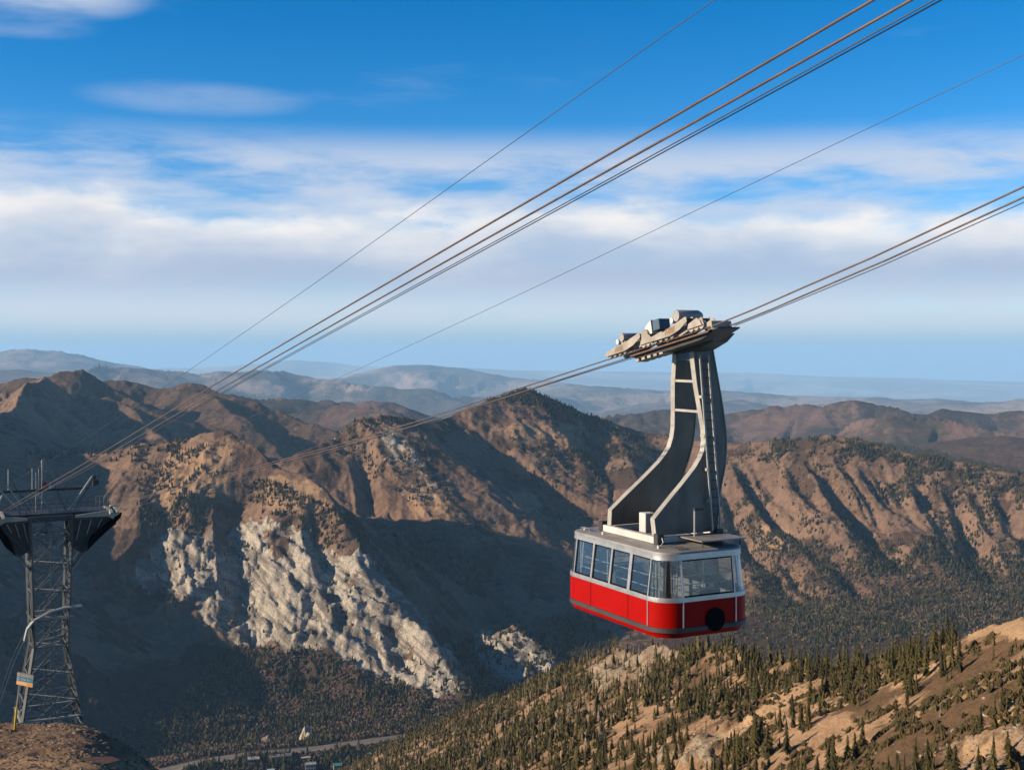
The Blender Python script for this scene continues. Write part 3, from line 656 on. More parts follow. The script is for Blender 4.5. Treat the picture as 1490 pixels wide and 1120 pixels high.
# ------------------------------------------------------------------ builder of parts and their materials
class MB:
    """collects solids; build() links them as one mesh"""
    def __init__(s): s.v = []; s.f = []
    def add(s, vs, fs):
        o = len(s.v); s.v += [tuple(v) for v in vs]; s.f += [tuple(i + o for i in f) for f in fs]; return s
    def box(s, c, size, M=None):
        hx, hy, hz = size[0] / 2, size[1] / 2, size[2] / 2
        vs = [Vector((x, y, z)) for x in (-hx, hx) for y in (-hy, hy) for z in (-hz, hz)]
        vs = [(M @ v if M else v) + Vector(c) for v in vs]
        return s.add(vs, [(0, 1, 3, 2), (4, 6, 7, 5), (0, 4, 5, 1), (2, 3, 7, 6), (0, 2, 6, 4), (1, 5, 7, 3)])
    def bar(s, p0, p1, w, h=None):
        """square bar from p0 to p1"""
        p0, p1 = Vector(p0), Vector(p1); d = p1 - p0; h = h or w
        M = d.to_track_quat('Z', 'Y').to_matrix()
        return s.box((p0 + p1) / 2, (w, h, d.length), M)
    def tube(s, p0, p1, r, n=10, r1=None, cap=True):
        p0, p1 = Vector(p0), Vector(p1); r1 = r if r1 is None else r1; d = (p1 - p0)
        M = d.to_track_quat('Z', 'Y').to_matrix(); vs = []
        for p, rr in ((p0, r), (p1, r1)):
            for i in range(n):
                a = 6.283185 * i / n; vs.append(p + M @ Vector((rr * math.cos(a), rr * math.sin(a), 0)))
        fs = [(i, (i + 1) % n, n + (i + 1) % n, n + i) for i in range(n)]
        if cap: fs += [tuple(range(n - 1, -1, -1)), tuple(range(n, 2 * n))]
        return s.add(vs, fs)
    def path(s, pts, r, n=8):
        """round rod along points"""
        P = [Vector(p) for p in pts]; vs = []; m = len(P)
        for i, p in enumerate(P):
            d = (P[min(i + 1, m - 1)] - P[max(i - 1, 0)]).normalized(); M = d.to_track_quat('Z', 'Y').to_matrix()
            for k in range(n):
                a = 6.283185 * k / n; vs.append(p + M @ Vector((r * math.cos(a), r * math.sin(a), 0)))
        fs = [(i * n + k, i * n + (k + 1) % n, (i + 1) * n + (k + 1) % n, (i + 1) * n + k) for i in range(m - 1) for k in range(n)]
        fs += [tuple(range(n - 1, -1, -1)), tuple(range((m - 1) * n, m * n))]
        return s.add(vs, fs)
    def prism(s, poly, ext):
        """polygon (list of 3D points) pushed along ext"""
        P = [Vector(p) for p in poly]; e = Vector(ext); n = len(P)
        return s.add(P + [p + e for p in P], [tuple(range(n - 1, -1, -1)), tuple(range(n, 2 * n))] + [(i, (i + 1) % n, n + (i + 1) % n, n + i) for i in range(n)])
    def mesh(s, name, mat=None, smooth=False, bevel=0.0):
        me = bpy.data.meshes.new(name); me.from_pydata([tuple(v) for v in s.v], [], s.f)
        bm = bmesh.new(); bm.from_mesh(me); bmesh.ops.recalc_face_normals(bm, faces=bm.faces[:])
        if bevel:
            ed = [e for e in bm.edges if len(e.link_faces) == 2 and e.calc_face_angle(0) > 0.6]
            bmesh.ops.bevel(bm, geom=ed, offset=bevel, segments=1, affect='EDGES', clamp_overlap=True)
        if smooth:
            for f in bm.faces: f.smooth = True
            for e in bm.edges:
                if len(e.link_faces) == 2 and e.calc_face_angle(0) > 0.6: e.smooth = False
        bm.to_mesh(me); bm.free()
        if mat: me.materials.append(mat)
        return me
    def build(s, name, mat, parent=None, smooth=False, bevel=0.0, **kw):
        return link(name, s.mesh(name, mat, smooth, bevel), parent=parent, **kw)

def paint(name, col, rough=0.5, metal=0.0, wear=0.25, scale=2.0, dirt=None, streak=False, coat=0.0, bump=0.0, spec=None):
    """paint or steel with faint uneven wear"""
    m = bpy.data.materials.new(name); m.use_nodes = True; t = m.node_tree; t.nodes.clear(); w = NT(t)
    tc = w.n('ShaderNodeTexCoord').outputs['Object']
    n1 = w.noise(tc, scale, 5.0, 0.6); v = w.vmul(tc, (scale * 2.5, scale * 2.5, scale * 0.22)) if streak else w.vmul(tc, (scale * 4, scale * 4, scale * 4))
    n2 = w.noise(v, 1.0, 4.0, 0.6)
    lo = [c * (1 - wear) for c in col]; hi = [min(1, c * (1 + wear * 0.6)) for c in col]
    c = w.mix(w.sstep(n1, 0.3, 0.7), rgba(lo), rgba(hi))
    d = dirt or [x * 0.45 for x in col]
    c = w.mix(w.sstep(n2, 0.52, 0.78, 0.0, min(1.0, wear * 1.6)), c, rgba(d))
    bs = w.n('ShaderNodeBsdfPrincipled', ins={'Base Color': c, 'Metallic': metal, 'Roughness': w.lstep(n2, 0.3, 0.7, rough * 0.85, min(1, rough * 1.2))})
    if spec is not None: bs.inputs['Specular IOR Level'].default_value = spec
    if coat: bs.inputs['Coat Weight'].default_value = coat; bs.inputs['Coat Roughness'].default_value = 0.12
    if bump:
        bp = w.n('ShaderNodeBump', ins={'Strength': 0.4, 'Distance': bump, 'Height': n1}); w.put(bs.inputs['Normal'], bp.outputs[0])
    w.n('ShaderNodeOutputMaterial', ins={0: bs.outputs[0]})
    return m

def glass(name, tintc=(0.80, 0.86, 0.88), refl=0.03):
    m = bpy.data.materials.new(name); m.use_nodes = True; t = m.node_tree; t.nodes.clear(); w = NT(t)
    lw = w.n('ShaderNodeLayerWeight', ins={'Blend': 0.5})
    fr = w.math('ADD', w.math('MULTIPLY', w.math('POWER', lw.outputs['Facing'], 4.0), 0.9), 0.02)
    n = w.noise(w.n('ShaderNodeTexCoord').outputs['Object'], 1.3, 2.0, 0.5)
    bp = w.n('ShaderNodeBump', ins={'Strength': 0.05, 'Distance': 0.05, 'Height': n})
    gl = w.n('ShaderNodeBsdfGlossy', ins={'Color': (1, 1, 1, 1), 'Roughness': 0.02, 'Normal': bp.outputs[0]})
    tr = w.n('ShaderNodeBsdfTransparent', ins={'Color': (tintc[0], tintc[1], tintc[2], 1)})
    f = w.math('ADD', fr, refl, clamp=True)
    mx = w.n('ShaderNodeMixShader', ins={0: f, 1: tr.outputs[0], 2: gl.outputs[0]})
    w.n('ShaderNodeOutputMaterial', ins={0: mx.outputs[0]})
    return m

MT = dict(
    red=paint('red_paint', (0.40, 0.0035, 0.0012), 0.45, 0.0, 0.08, 1.2, dirt=(0.30, 0.006, 0.003), spec=0.06),
    darkred=paint('red_skirt_paint', (0.42, 0.014, 0.01), 0.4, 0.0, 0.2, 1.5),
    silver=paint('brushed_aluminium', (0.58, 0.565, 0.54), 0.38, 0.75, 0.12, 2.0),
    bumper=paint('grey_rubber', (0.035, 0.034, 0.034), 0.6, 0.0, 0.3, 2.0),
    roof=paint('roof_sheet', (0.30, 0.285, 0.26), 0.55, 0.2, 0.25, 1.0, dirt=(0.16, 0.14, 0.12)),
    white=paint('white_paint', (0.66, 0.63, 0.58), 0.5, 0.0, 0.15, 1.5, dirt=(0.35, 0.30, 0.24)),
    steel=paint('hanger_steel', (0.18, 0.16, 0.125), 0.5, 0.25, 0.28, 0.8, dirt=(0.10, 0.09, 0.075), streak=True),
    blue=paint('blue_grey_panel', (0.10, 0.17, 0.24), 0.5, 0.2, 0.25, 1.5),
    edge=paint('pale_steel_edge', (0.47, 0.44, 0.38), 0.5, 0.2, 0.2, 1.5),
    black=paint('black_rubber', (0.006, 0.006, 0.0065), 0.9, 0.0, 0.2, 2.0, spec=0.08),
    dark=paint('dark_steel', (0.06, 0.058, 0.055), 0.55, 0.3, 0.3, 2.0),
    carr=paint('carriage_paint', (0.42, 0.37, 0.30), 0.5, 0.1, 0.28, 1.6, dirt=(0.20, 0.13, 0.08)),
    tank=paint('tank_steel', (0.40, 0.38, 0.35), 0.5, 0.25, 0.2, 1.2),
    rust=paint('rusty_steel', (0.16, 0.085, 0.05), 0.7, 0.2, 0.35, 3.0),
    ochre=paint('ochre_lettering', (0.42, 0.20, 0.06), 0.6, 0.0, 0.2, 3.0),
    rope=paint('track_rope_steel', (0.17, 0.115, 0.088), 0.5, 0.4, 0.3, 1.0),
    wire=paint('wire_steel', (0.075, 0.07, 0.07), 0.5, 0.3, 0.2, 1.0),
    tower=paint('tower_steel', (0.075, 0.088, 0.09), 0.5, 0.3, 0.3, 0.5),
    brace=paint('brace_steel', (0.17, 0.19, 0.185), 0.5, 0.25, 0.3, 0.5),
    saddle=paint('saddle_paint', (0.40, 0.41, 0.34), 0.5, 0.1, 0.2, 0.7),
    yellow=paint('yellow_paint', (0.72, 0.46, 0.03), 0.5, 0.0, 0.15, 2.0),
    cabin_floor=paint('cabin_floor', (0.10, 0.10, 0.10), 0.7, 0.0, 0.2, 2.0),
    lining=paint('grey_lining', (0.16, 0.16, 0.155), 0.7, 0.0, 0.15, 2.0),
    glass=glass('window_glass', (0.86, 0.90, 0.91)), )

def lettering(name, body, size, depth, mat, parent, loc, rot):
    """flat lettering as a mesh"""
    cu = bpy.data.curves.new(name, 'FONT'); cu.body = body; cu.size = size; cu.extrude = depth; cu.align_x = 'CENTER'; cu.align_y = 'CENTER'
    tmp = bpy.data.objects.new(name, cu); COL.objects.link(tmp); bpy.context.view_layer.update()
    me = bpy.data.meshes.new_from_object(tmp.evaluated_get(bpy.context.evaluated_depsgraph_get())); bpy.data.objects.remove(tmp)
    me.materials.clear(); me.materials.append(mat); o = link(name, me, parent=parent); o.location = loc; o.rotation_euler = rot
    return o
# ------------------------------------------------------------------ the tram car
TH = math.radians(27.5)
CAR = (5.19, 45.12, -9.8)
def build_tram():
    root = link('tram_car', None, label='red and silver aerial tram car hanging from the cables', cat='tram car')
    root.location = CAR; root.rotation_euler = (0, 0, TH)
    HW, HL, R = 1.95, 3.35, 0.85
    def inset(z):                                   # the upper half leans in
        if z < 0.19: return 0.12 - 0.10 * z / 0.19
        if z <= 1.30: return 0.0
        return 0.17 * min(1.0, (z - 1.30) / 1.4)
    def pt(seg, t, ins):
        """outline: seg 0 left side (rear to front), 1 front-left corner, 2 front, 3 front-right corner, 4 right side, 5 rear-right, 6 rear, 7 rear-left"""
        w, l, r = HW - ins, HL - ins, max(R - ins, 0.05); cx, cy = HW - R, HL - R
        if seg == 0: return (-w, cy - 2 * cy * t)
        if seg == 2: return (-cx + 2 * cx * t, -l)
        if seg == 4: return (w, -cy + 2 * cy * t)
        if seg == 6: return (cx - 2 * cx * t, l)
        a = t * math.pi / 2
        if seg == 1: return (-cx - r * math.cos(a), -cy - r * math.sin(a))
        if seg == 3: return (cx + r * math.sin(a), -cy - r * math.cos(a))
        if seg == 5: return (cx + r * math.cos(a), cy + r * math.sin(a))
        return (-cx - r * math.sin(a), cy + r * math.cos(a))
    def skin(mb, seg, t0, t1, z0, z1, out=0.0, th=0.035, nz=3):
        """a curved panel of the shell with thickness"""
        nt = 9 if seg % 2 else 2; vs = []
        for side in (0, 1):
            for k in range(nz + 1):
                z = z0 + (z1 - z0) * k / nz
                for i in range(nt + 1):
                    x, y = pt(seg, t0 + (t1 - t0) * i / nt, inset(z) - out + side * th); vs.append((x, y, z))
        n = nt + 1; m = (nz + 1) * n; fs = []
        for k in range(nz):
            for i in range(nt):
                a = k * n + i; fs += [(a, a + 1, a + n + 1, a + n), (m + a, m + a + n, m + a + n + 1, m + a + 1)]
        for i in range(nt):
            fs += [(i, m + i, m + i + 1, i + 1), (nz * n + i, nz * n + i + 1, m + nz * n + i + 1, m + nz * n + i)]
        for k in range(nz):
            fs += [(k * n, (k + 1) * n, m + (k + 1) * n, m + k * n), (k * n + nt, m + k * n + nt, m + (k + 1) * n + nt, (k + 1) * n + nt)]
        mb.add(vs, fs)
    B = dict(parent=root)
    # chassis and floor: the body part that carries the panels
    mb = MB(); ring = [pt(s, k / 6, 0.10) for s in range(8) for k in range(6)]
    mb.prism([(x, y, 0.10) for x, y in ring], (0, 0, 0.24)); cabin = mb.build('cabin', MT['cabin_floor'], root)
    mb = MB(); ring = [pt(s, k / 6, 0.16) for s in range(8) for k in range(6)]
    mb.prism([(x, y, 0.0) for x, y in ring], (0, 0, 0.095)); mb.build('underbody', MT['darkred'], cabin)
    for s in range(8):
        m = MB(); skin(m, s, 0, 1, 0.0, 0.185, 0.0); m.build('skirt', MT['red'], cabin, smooth=True)
        m = MB(); skin(m, s, 0, 1, 0.19, 0.345, 0.03, 0.06, 1); m.build('bumper_strip', MT['bumper'], cabin, smooth=True, bevel=0.0)
        spans = [(0, .25), (.25, .75), (.75, 1)] if s in (0, 4) else [(0, 1)]
        for a, b in spans:
            g = 0.004; m = MB(); skin(m, s, a + (g if a else 0.002), b - (g if b < 1 else 0.002), 0.352, 1.20); m.build('red_panel', MT['red'], cabin, smooth=True)
        m = MB(); skin(m, s, 0, 1, 1.205, 1.36, 0.012, 0.06, 2); m.build('window_sill', MT['silver'], cabin, smooth=True)
        m = MB(); skin(m, s, 0, 1, 2.60, 2.80, 0.012, 0.07, 2); m.build('roof_fascia', MT['silver'], cabin, smooth=True)
        m = MB(); skin(m, s, 0, 1, 0.36, 1.30, -0.055, 0.012, 2); m.build('inner_lining', MT['lining'], cabin)
        posts = {0: [0, .25, .5, .75, 1], 4: [0, .25, .5, .75, 1], 2: [0, 1], 6: [0, 1]}.get(s, [])
        for p in posts:
            hw = 0.011 if s in (0, 4) else 0.025
            if p == .75 and s == 0: hw = 0.017
            m = MB(); skin(m, s, max(0, p - hw), min(1, p + hw), 1.362, 2.598, 0.008, 0.075, 4); m.build('window_post', MT['silver'], cabin, smooth=True)
            if p == .25 or p == .75:
                m = MB(); skin(m, s, p - 0.0032, p + 0.0032, 0.36, 1.2, -0.004, 0.02, 2); m.build('door_seam', MT['black'], cabin)
        panes = [(0, .25), (.25, .5), (.5, .75), (.75, 1)] if s in (0, 4) else [(0, 1)]
        for a, b in panes:
            m = MB(); skin(m, s, a + 0.012, b - 0.012, 1.362, 2.598, -0.028, 0.012, 4); m.build('window_pane', MT['glass'], cabin, smooth=True)
            if s % 2 == 0:
                g = 0.022 if s in (0, 4) else 0.03
                m = MB()
                for (t0, t1, z0, z1) in ((a + 0.010, a + g, 1.364, 2.596), (b - g, b - 0.010, 1.364, 2.596)): skin(m, s, t0, t1, z0, z1, -0.016, 0.02, 3)
                for (z0, z1) in ((1.364, 1.41), (2.55, 2.596)): skin(m, s, a + g, b - g, z0, z1, -0.016, 0.02, 1)
                m.build('window_seal', MT['black'], cabin)
    for x in (-HW + R, HW - R):                          # bright vertical trims down the corners of the front
        MB().box((x, -HL - 0.012, 0.775), (0.045, 0.03, 0.84)).build('corner_trim', MT['silver'], cabin)
    MB().box((-HW - 0.012, -HL + R, 0.70), (0.03, 0.045, 1.0)).build('corner_trim', MT['silver'], cabin)
    # black round buffer in the front panel
    m = MB(); m.tube((0.22, -HL - 0.05, 0.52), (0.22, -HL + 0.02, 0.52), 0.40, 32); m.build('round_buffer', MT['black'], cabin, smooth=True)
    m = MB(); m.tube((0.22, -HL - 0.056, 0.52), (0.22, -HL - 0.052, 0.52), 0.27, 28); m.build('buffer_socket', MT['black'], cabin, smooth=True)
    # roof
    m = MB(); rings = []
    for z, ins in ((2.802, 0.15), (2.86, 0.18), (2.91, 0.34), (2.93, 0.8)): rings.append([(x, y, z) for x, y in (pt(s, k / 6, ins) for s in range(8) for k in range(6))])
    n = 48; vs = [v for r in rings for v in r]
    m.add(vs, [(k * n + i, k * n + (i + 1) % n, (k + 1) * n + (i + 1) % n, (k + 1) * n + i) for k in range(3) for i in range(n)] + [tuple(range(n - 1, -1, -1)), tuple(range(3 * n, 4 * n))])
    roof = m.build('roof', MT['roof'], root, smooth=True)
    m = MB().box((0.85, -2.35, 3.13), (1.9, 1.35, 0.05)); m.build('roof_platform', MT['roof'], roof, bevel=0.01)
    for x in (0.0, 0.85, 1.6): MB().bar((x, -2.95, 2.90), (x, -2.95, 3.105), 0.03).build('platform_leg', MT['dark'], roof)
    for k in range(3): MB().box((-1.0 + 0.16 * k, -2.75, 2.938), (0.05, 0.5, 0.03)).build('roof_vent', MT['dark'], roof)
    for y in (-2.4, 1.2, 2.5): MB().tube((-1.45, y, 2.90), (-1.45, y, 3.02), 0.05, 8).build('roof_lamp', MT['white'], roof)
    m = MB(); m.path([(-1.55, 2.0, 2.88), (-1.55, 2.0, 3.02), (-1.55, 2.6, 3.02), (-1.55, 2.6, 2.88)], 0.015, 6); m.build('roof_handle', MT['silver'], roof)
    m = MB(); m.path([(-0.95, -1.85, 3.2), (-1.05, -2.1, 3.05), (-1.25, -2.2, 2.93), (-1.35, -2.3, 2.93)], 0.018, 6); m.build('roof_cable', MT['white'], roof)
    # inside
    for x in (-1.55, 1.55):
        for z in (1.05, 1.55, 1.95): MB().tube((x, -2.6, z), (x, 2.6, z), 0.022, 8).build('handrail', MT['silver'], cabin, smooth=True)
    for z in (1.2, 1.7, 2.0):
        MB().tube((-1.2, -2.95, z), (1.2, -2.95, z), 0.02, 8).build('handrail', MT['silver'], cabin, smooth=True); MB().tube((-1.2, 2.95, z), (1.2, 2.95, z), 0.02, 8).build('handrail', MT['silver'], cabin, smooth=True)
    for x, y in ((-1.0, -1.6), (-1.0, 0.0), (-1.0, 1.6), (1.0, -1.6), (1.0, 0.0), (1.0, 1.6), (-1.55, -2.6), (1.55, -2.6), (-1.55, 2.6), (1.55, 2.6)):
        MB().tube((x, y, 0.36), (x, y, 2.8), 0.028, 8).build('grab_pole', MT['silver'], cabin, smooth=True)
    for x, y, sx, sy, h in ((0.45, -2.55, 0.9, 0.45, 1.05), (-1.45, 0.35, 0.35, 0.5, 1.35), (0.35, -0.3, 0.22, 0.22, 2.4), (1.05, -2.2, 0.25, 0.3, 1.3)):
        MB().box((x, y, 0.36 + h / 2), (sx, sy, h)).build('control_console', MT['dark'], cabin, bevel=0.02)
    # sub-frame on the roof
    for x in (-1.0, 1.55): MB().box((x, 0.1, 3.06), (0.2, 3.9, 0.24)).build('roof_rail', MT['white'], roof, bevel=0.012)
    for y in (-1.6, 1.6): MB().box((0.275, y, 3.05), (2.34, 0.18, 0.2)).build('cross_rail', MT['white'], roof, bevel=0.012)
    for x, y in ((-1.0, -1.75), (1.55, -1.75), (-1.0, 1.9), (1.55, 1.9)): MB().box((x, y, 3.12), (0.28, 0.26, 0.36)).build('mount_block', MT['dark'], roof, bevel=0.02)
    MB().box((-0.55, -0.35, 3.5), (0.42, 0.42, 0.7)).build('junction_box', MT['white'], roof, bevel=0.02)
    m = MB(); m.bar((0.35, -2.0, 3.1), (0.35, -2.0, 4.05), 0.05); m.build('lamp_post', MT['edge'], roof); MB().box((0.52, -2.0, 4.1), (0.42, 0.12, 0.1)).build('floodlight', MT['dark'], roof, bevel=0.015)
    # hanger: two curved plates leaning together
    left = [(1.28, 10.1), (1.29, 9.5), (1.33, 8.4), (1.43, 7.45), (1.49, 6.8), (1.47, 6.4), (1.38, 6.05), (1.10, 5.62), (0.42, 5.0), (-0.35, 4.35), (-1.0, 3.78), (-0.98, 3.2)]
    right = [(1.62, 3.2), (1.75, 3.9), (1.94, 4.66), (2.22, 5.4), (2.40, 6.2), (2.42, 6.86), (2.36, 7.78), (2.24, 8.94), (2.12, 10.1)]
    def yy(z, sg): return sg * (1.5 + (0.45 - 1.5) * min(1, max(0, (z - 3.1) / 7.0)))
    for sg in (-1, 1):
        m = MB(); T = 0.20
        ol = left + right; n = len(ol); vs = [(x, yy(z, sg) - T / 2, z) for x, z in ol] + [(x, yy(z, sg) + T / 2, z) for x, z in ol]
        # strips across the plate keep it flat between left and right edges
        L = [p for p in left]; Rr = right[::-1]; zs = [10.1, 9.5, 8.9, 8.4, 7.9, 7.45, 7.1, 6.8, 6.4, 6.05, 5.8, 5.5, 5.2, 4.9, 4.6, 4.3, 4.0, 3.78, 3.5, 3.2]
        lx = np.interp([-z for z in zs], [-p[1] for p in L], [p[0] for p in L]); rx = np.interp([-z for z in zs], [-p[1] for p in Rr], [p[0] for p in Rr])
        vs = []; fs = []
        for z, a, b in zip(zs, lx, rx):
            y = yy(z, sg); vs += [(a, y - T / 2, z), (b, y - T / 2, z), (b, y + T / 2, z), (a, y + T / 2, z)]
        for k in range(len(zs) - 1):
            o = 4 * k
            for i in range(4): fs.append((o + i, o + (i + 1) % 4, o + 4 + (i + 1) % 4, o + 4 + i))
        fs += [(3, 2, 1, 0), tuple(4 * (len(zs) - 1) + i for i in range(4))]
        m.add(vs, fs); hg = m.build('hanger_plate', MT['steel'], root, smooth=False)
        for nm, xs_, sgn in (('edge_flange', lx, -1), ('edge_flange', rx, 1)):
            m = MB(); vs = []; fs = []
            for z, a in zip(zs, xs_):
                y = yy(z, sg); vs += [(a, y - 0.13, z), (a + sgn * 0.03, y - 0.13, z), (a + sgn * 0.03, y + 0.13, z), (a, y + 0.13, z)]
            for k in range(len(zs) - 1):
                o = 4 * k
                for i in range(4): fs.append((o + i, o + (i + 1) % 4, o + 4 + (i + 1) % 4, o + 4 + i))
            fs += [(3, 2, 1, 0), tuple(4 * (len(zs) - 1) + i for i in range(4))]
            m.add(vs, fs); m.build(nm, MT['edge'], hg)
        if sg < 0: front_plate = hg
    for z in (8.55, 7.45):
        x = 1.36 if z > 8 else 1.46
        MB().bar((x, yy(z, -1) + .1, z), (x, yy(z, 1) - .1, z), 0.09).build('tie_bar', MT['edge'], root)
    MB().box((1.72, 0, 9.75), (0.86, 1.14, 0.9)).build('hanger_head', MT['blue'], root, bevel=0.02)
    for k in range(3): MB().box((1.45 + 0.28 * k, -0.585, 9.6), (0.04, 0.03, 0.85)).build('head_rib', MT['dark'], root)
    # ladder on the front plate
    def lad(xt, xb, z): f = (z - 3.3) / 6.2; return xb + (xt - xb) * f, yy(z, -1) - 0.30
    for xt, xb in ((1.42, 1.30), (1.80, 1.66)):
        p0 = lad(xt, xb, 3.25); p1 = lad(xt, xb, 9.5); MB().bar((*p0, 3.25), (*p1, 9.5), 0.06).build('ladder_rail', MT['edge'], front_plate)
    for k in range(20):
        z = 3.5 + k * 0.305; a = lad(1.42, 1.30, z); b = lad(1.80, 1.66, z); MB().tube((*a, z), (*b, z), 0.016, 6).build('ladder_rung', MT['dark'], front_plate)
    for z in (4.3, 5.4, 6.6, 8.0):
        a = lad(1.42, 1.30, z); MB().box((a[0], a[1] + .12, z), (0.12, 0.26, 0.10)).build('ladder_bracket', MT['edge'], front_plate)
    # carriage on the ropes
    pit = math.radians(10.3); OR = Vector((0.55, 0, 9.94)); ev = Vector((0, -math.cos(pit), math.sin(pit))); ew = Vector((0, math.sin(pit), math.cos(pit))); ex = Vector((1, 0, 0))
    MR = Matrix((ex, ev, ew)).transposed()
    def c(x, v, w): return OR + ex * x + ev * v + ew * w
    def cbox(x, v, w, sx, sv, sw): return MB().box(c(x, v, w), (sx, sv, sw), MR)
    m = MB(); m.prism([c(-0.10, v, w) for v, w in ((-2.3, -0.10), (-2.0, -0.22), (0.4, -0.30), (2.2, -0.28), (3.3, -0.08), (3.3, -0.03), (2.0, -0.035), (-2.3, -0.035))], ex * 0.9)
    frame = m.build('carriage_frame', MT['dark'], root)
    cbox(-0.22, 0.4, -0.11, 0.08, 5.0, 0.06).build('side_rail', MT['rust'], frame)
    m = MB(); m.prism([c(0.5, v, w) for v, w in ((-0.6, -0.2), (-0.3, -0.34), (1.2, -0.46), (2.0, -0.32), (2.5, -0.1))], ex * 0.7); m.build('axle_housing', MT['dark'], frame)
    cbox(0.05, 3.25, 0.06, 0.85, 0.08, 0.24).build('end_plate', MT['carr'], frame, bevel=0.01)
    for v in (-1.9, -1.5, -1.1, -0.7, -0.3): cbox(0.15, v, -0.30, 0.5, 0.22, 0.10).build('guide_shoe', MT['carr'], frame)
    for x in (-0.35, 0.35):
        for v0, v1 in ((-3.5, -0.95), (-0.35, 2.05)):
            for dx in (-0.16, 0.13):
                L_ = v1 - v0
                m = MB(); m.prism([c(x + dx, v0 + L_ * f, w) for f, w in ((0.0, 0.10), (0.03, 0.26), (0.34, 0.36), (0.36, 0.30), (0.96, 0.58), (1.0, 0.56), (1.0, 0.40), (0.80, 0.20), (0.55, 0.09))], ex * 0.035)
                m.build('bogie_side_plate', MT['carr'], frame)
            cbox(x, v1 - 0.12, 0.40, 0.3, 0.2, 0.26).build('bogie_cap', MT['dark'], frame)
            for k in range(4):
                v = v0 + 0.22 + 0.36 * k; m = MB(); m.tube(c(x - 0.07, v, 0.16), c(x + 0.07, v, 0.16), 0.155, 14); wh = m.build('running_wheel', MT['tank'], frame, smooth=True)
                MB().tube(c(x - 0.10, v, 0.16), c(x + 0.10, v, 0.16), 0.05, 8).build('wheel_hub', MT['rust'], frame)
        for v0 in (-0.9, 2.15):
            for k in range(3):
                v = v0 + 0.3 * k; MB().tube(c(x - 0.07, v, 0.15), c(x + 0.07, v, 0.15), 0.15, 14).build('running_wheel', MT['carr'], frame, smooth=True)
            m = MB(); m.prism([c(x - 0.13, v0 + f, w) for f, w in ((-0.15, 0.12), (-0.05, 0.3), (0.45, 0.42), (0.6, 0.30), (0.72, 0.12))], ex * 0.03); m.build('rocker_plate', MT['carr'], frame)
    def tank(v, w, r, x0, x1):
        m = MB(); n = 20; prof = [(x0, r * 0.96), (x0 + 0.04, r), (x1 - 0.15, r), (x1, r * 0.62)]
        vs = []; fs = []
        for xx, rr in prof:
            for i in range(n): a = 6.283185 * i / n; vs.append(OR + ex * xx + Vector((0, -v * math.cos(pit), v * math.sin(pit))) + ew * w + Vector((0, rr * math.cos(a), rr * math.sin(a))))
        for k in range(3): fs += [(k * n + i, k * n + (i + 1) % n, (k + 1) * n + (i + 1) % n, (k + 1) * n + i) for i in range(n)]
        fs += [tuple(range(n)), tuple(range(3 * n, 4 * n))]
        m.add(vs, fs); m.build('brake_cylinder', MT['tank'], frame, smooth=True)
        cbox((x0 + x1) / 2 - .1, v, w - r - 0.06, (x1 - x0) * 0.6, 0.3, 0.16).build('cylinder_bracket', MT['carr'], frame)
        MB().tube(OR + ex * (x0 - 0.02) + ev * (v - 0.28) + ew * (w - 0.12), OR + ex * (x0 + 0.4) + ev * (v - 0.28) + ew * (w - 0.12), 0.11, 12).build('valve_body', MT['white'], frame, smooth=True)
    tank(-2.35, 0.66, 0.17, -0.42, 0.45); tank(1.30, 0.76, 0.21, -0.40, 0.70)
    cbox(-0.05, -0.15, 0.72, 0.5, 0.42, 0.40).build('gear_block', MT['blue'], frame, bevel=0.02)
    m = MB(); m.prism([c(-0.34, v, w) for v, w in ((-1.1, 0.42), (-0.75, 0.78), (-0.4, 0.95), (-0.38, 0.45))], ex * 0.5); m.build('gear_cover', MT['white'], frame)
    for v in (-0.75,): MB().tube(c(-0.45, v, 0.42), c(0.4, v, 0.42), 0.24, 16).build('brake_drum', MT['carr'], frame, smooth=True)
    for v, w, sz in ((-2.45, 0.23, 0.20), (1.0, 0.27, 0.22)):      # worn lettering on the bogie plates
        lettering('maker_lettering', 'ABBE', sz * 1.25, 0.006, MT['ochre'], frame, c(-0.35 - 0.16 - 0.008, v, w), Matrix((ev, ew, -ex)).transposed().to_euler())
    return root
tram = build_tram()

# ------------------------------------------------------------------ cables
bX = Vector((math.cos(TH), math.sin(TH), 0)); aX = Vector((-math.sin(TH), math.cos(TH), 0)); C0 = Vector((CAR[0], CAR[1], 0))
def cable(name, pts, r, mat, label, cat='cable', group=None, n=7, step=3.0):
    """rope through points, smoothly curved (t along the line, z)"""
    P = [Vector(p) for p in pts]; out = []
    for i in range(len(P) - 1):
        p0 = P[max(i - 1, 0)]; p1 = P[i]; p2 = P[i + 1]; p3 = P[min(i + 2, len(P) - 1)]; k = max(2, int((p2 - p1).length / step))
        for j in range(k):
            t = j / k; out.append(0.5 * ((2 * p1) + (p2 - p0) * t + (2 * p0 - 5 * p1 + 4 * p2 - p3) * t * t + (3 * p1 - p0 - 3 * p2 + p3) * t ** 3))
    out.append(P[-1]); m = MB(); m.path(out, r, n)
    return m.build(name, mat, smooth=True, label=label, cat=cat, group=group)
def onl(x, t, z): return C0 + bX * x + aX * t + Vector((0, 0, z))
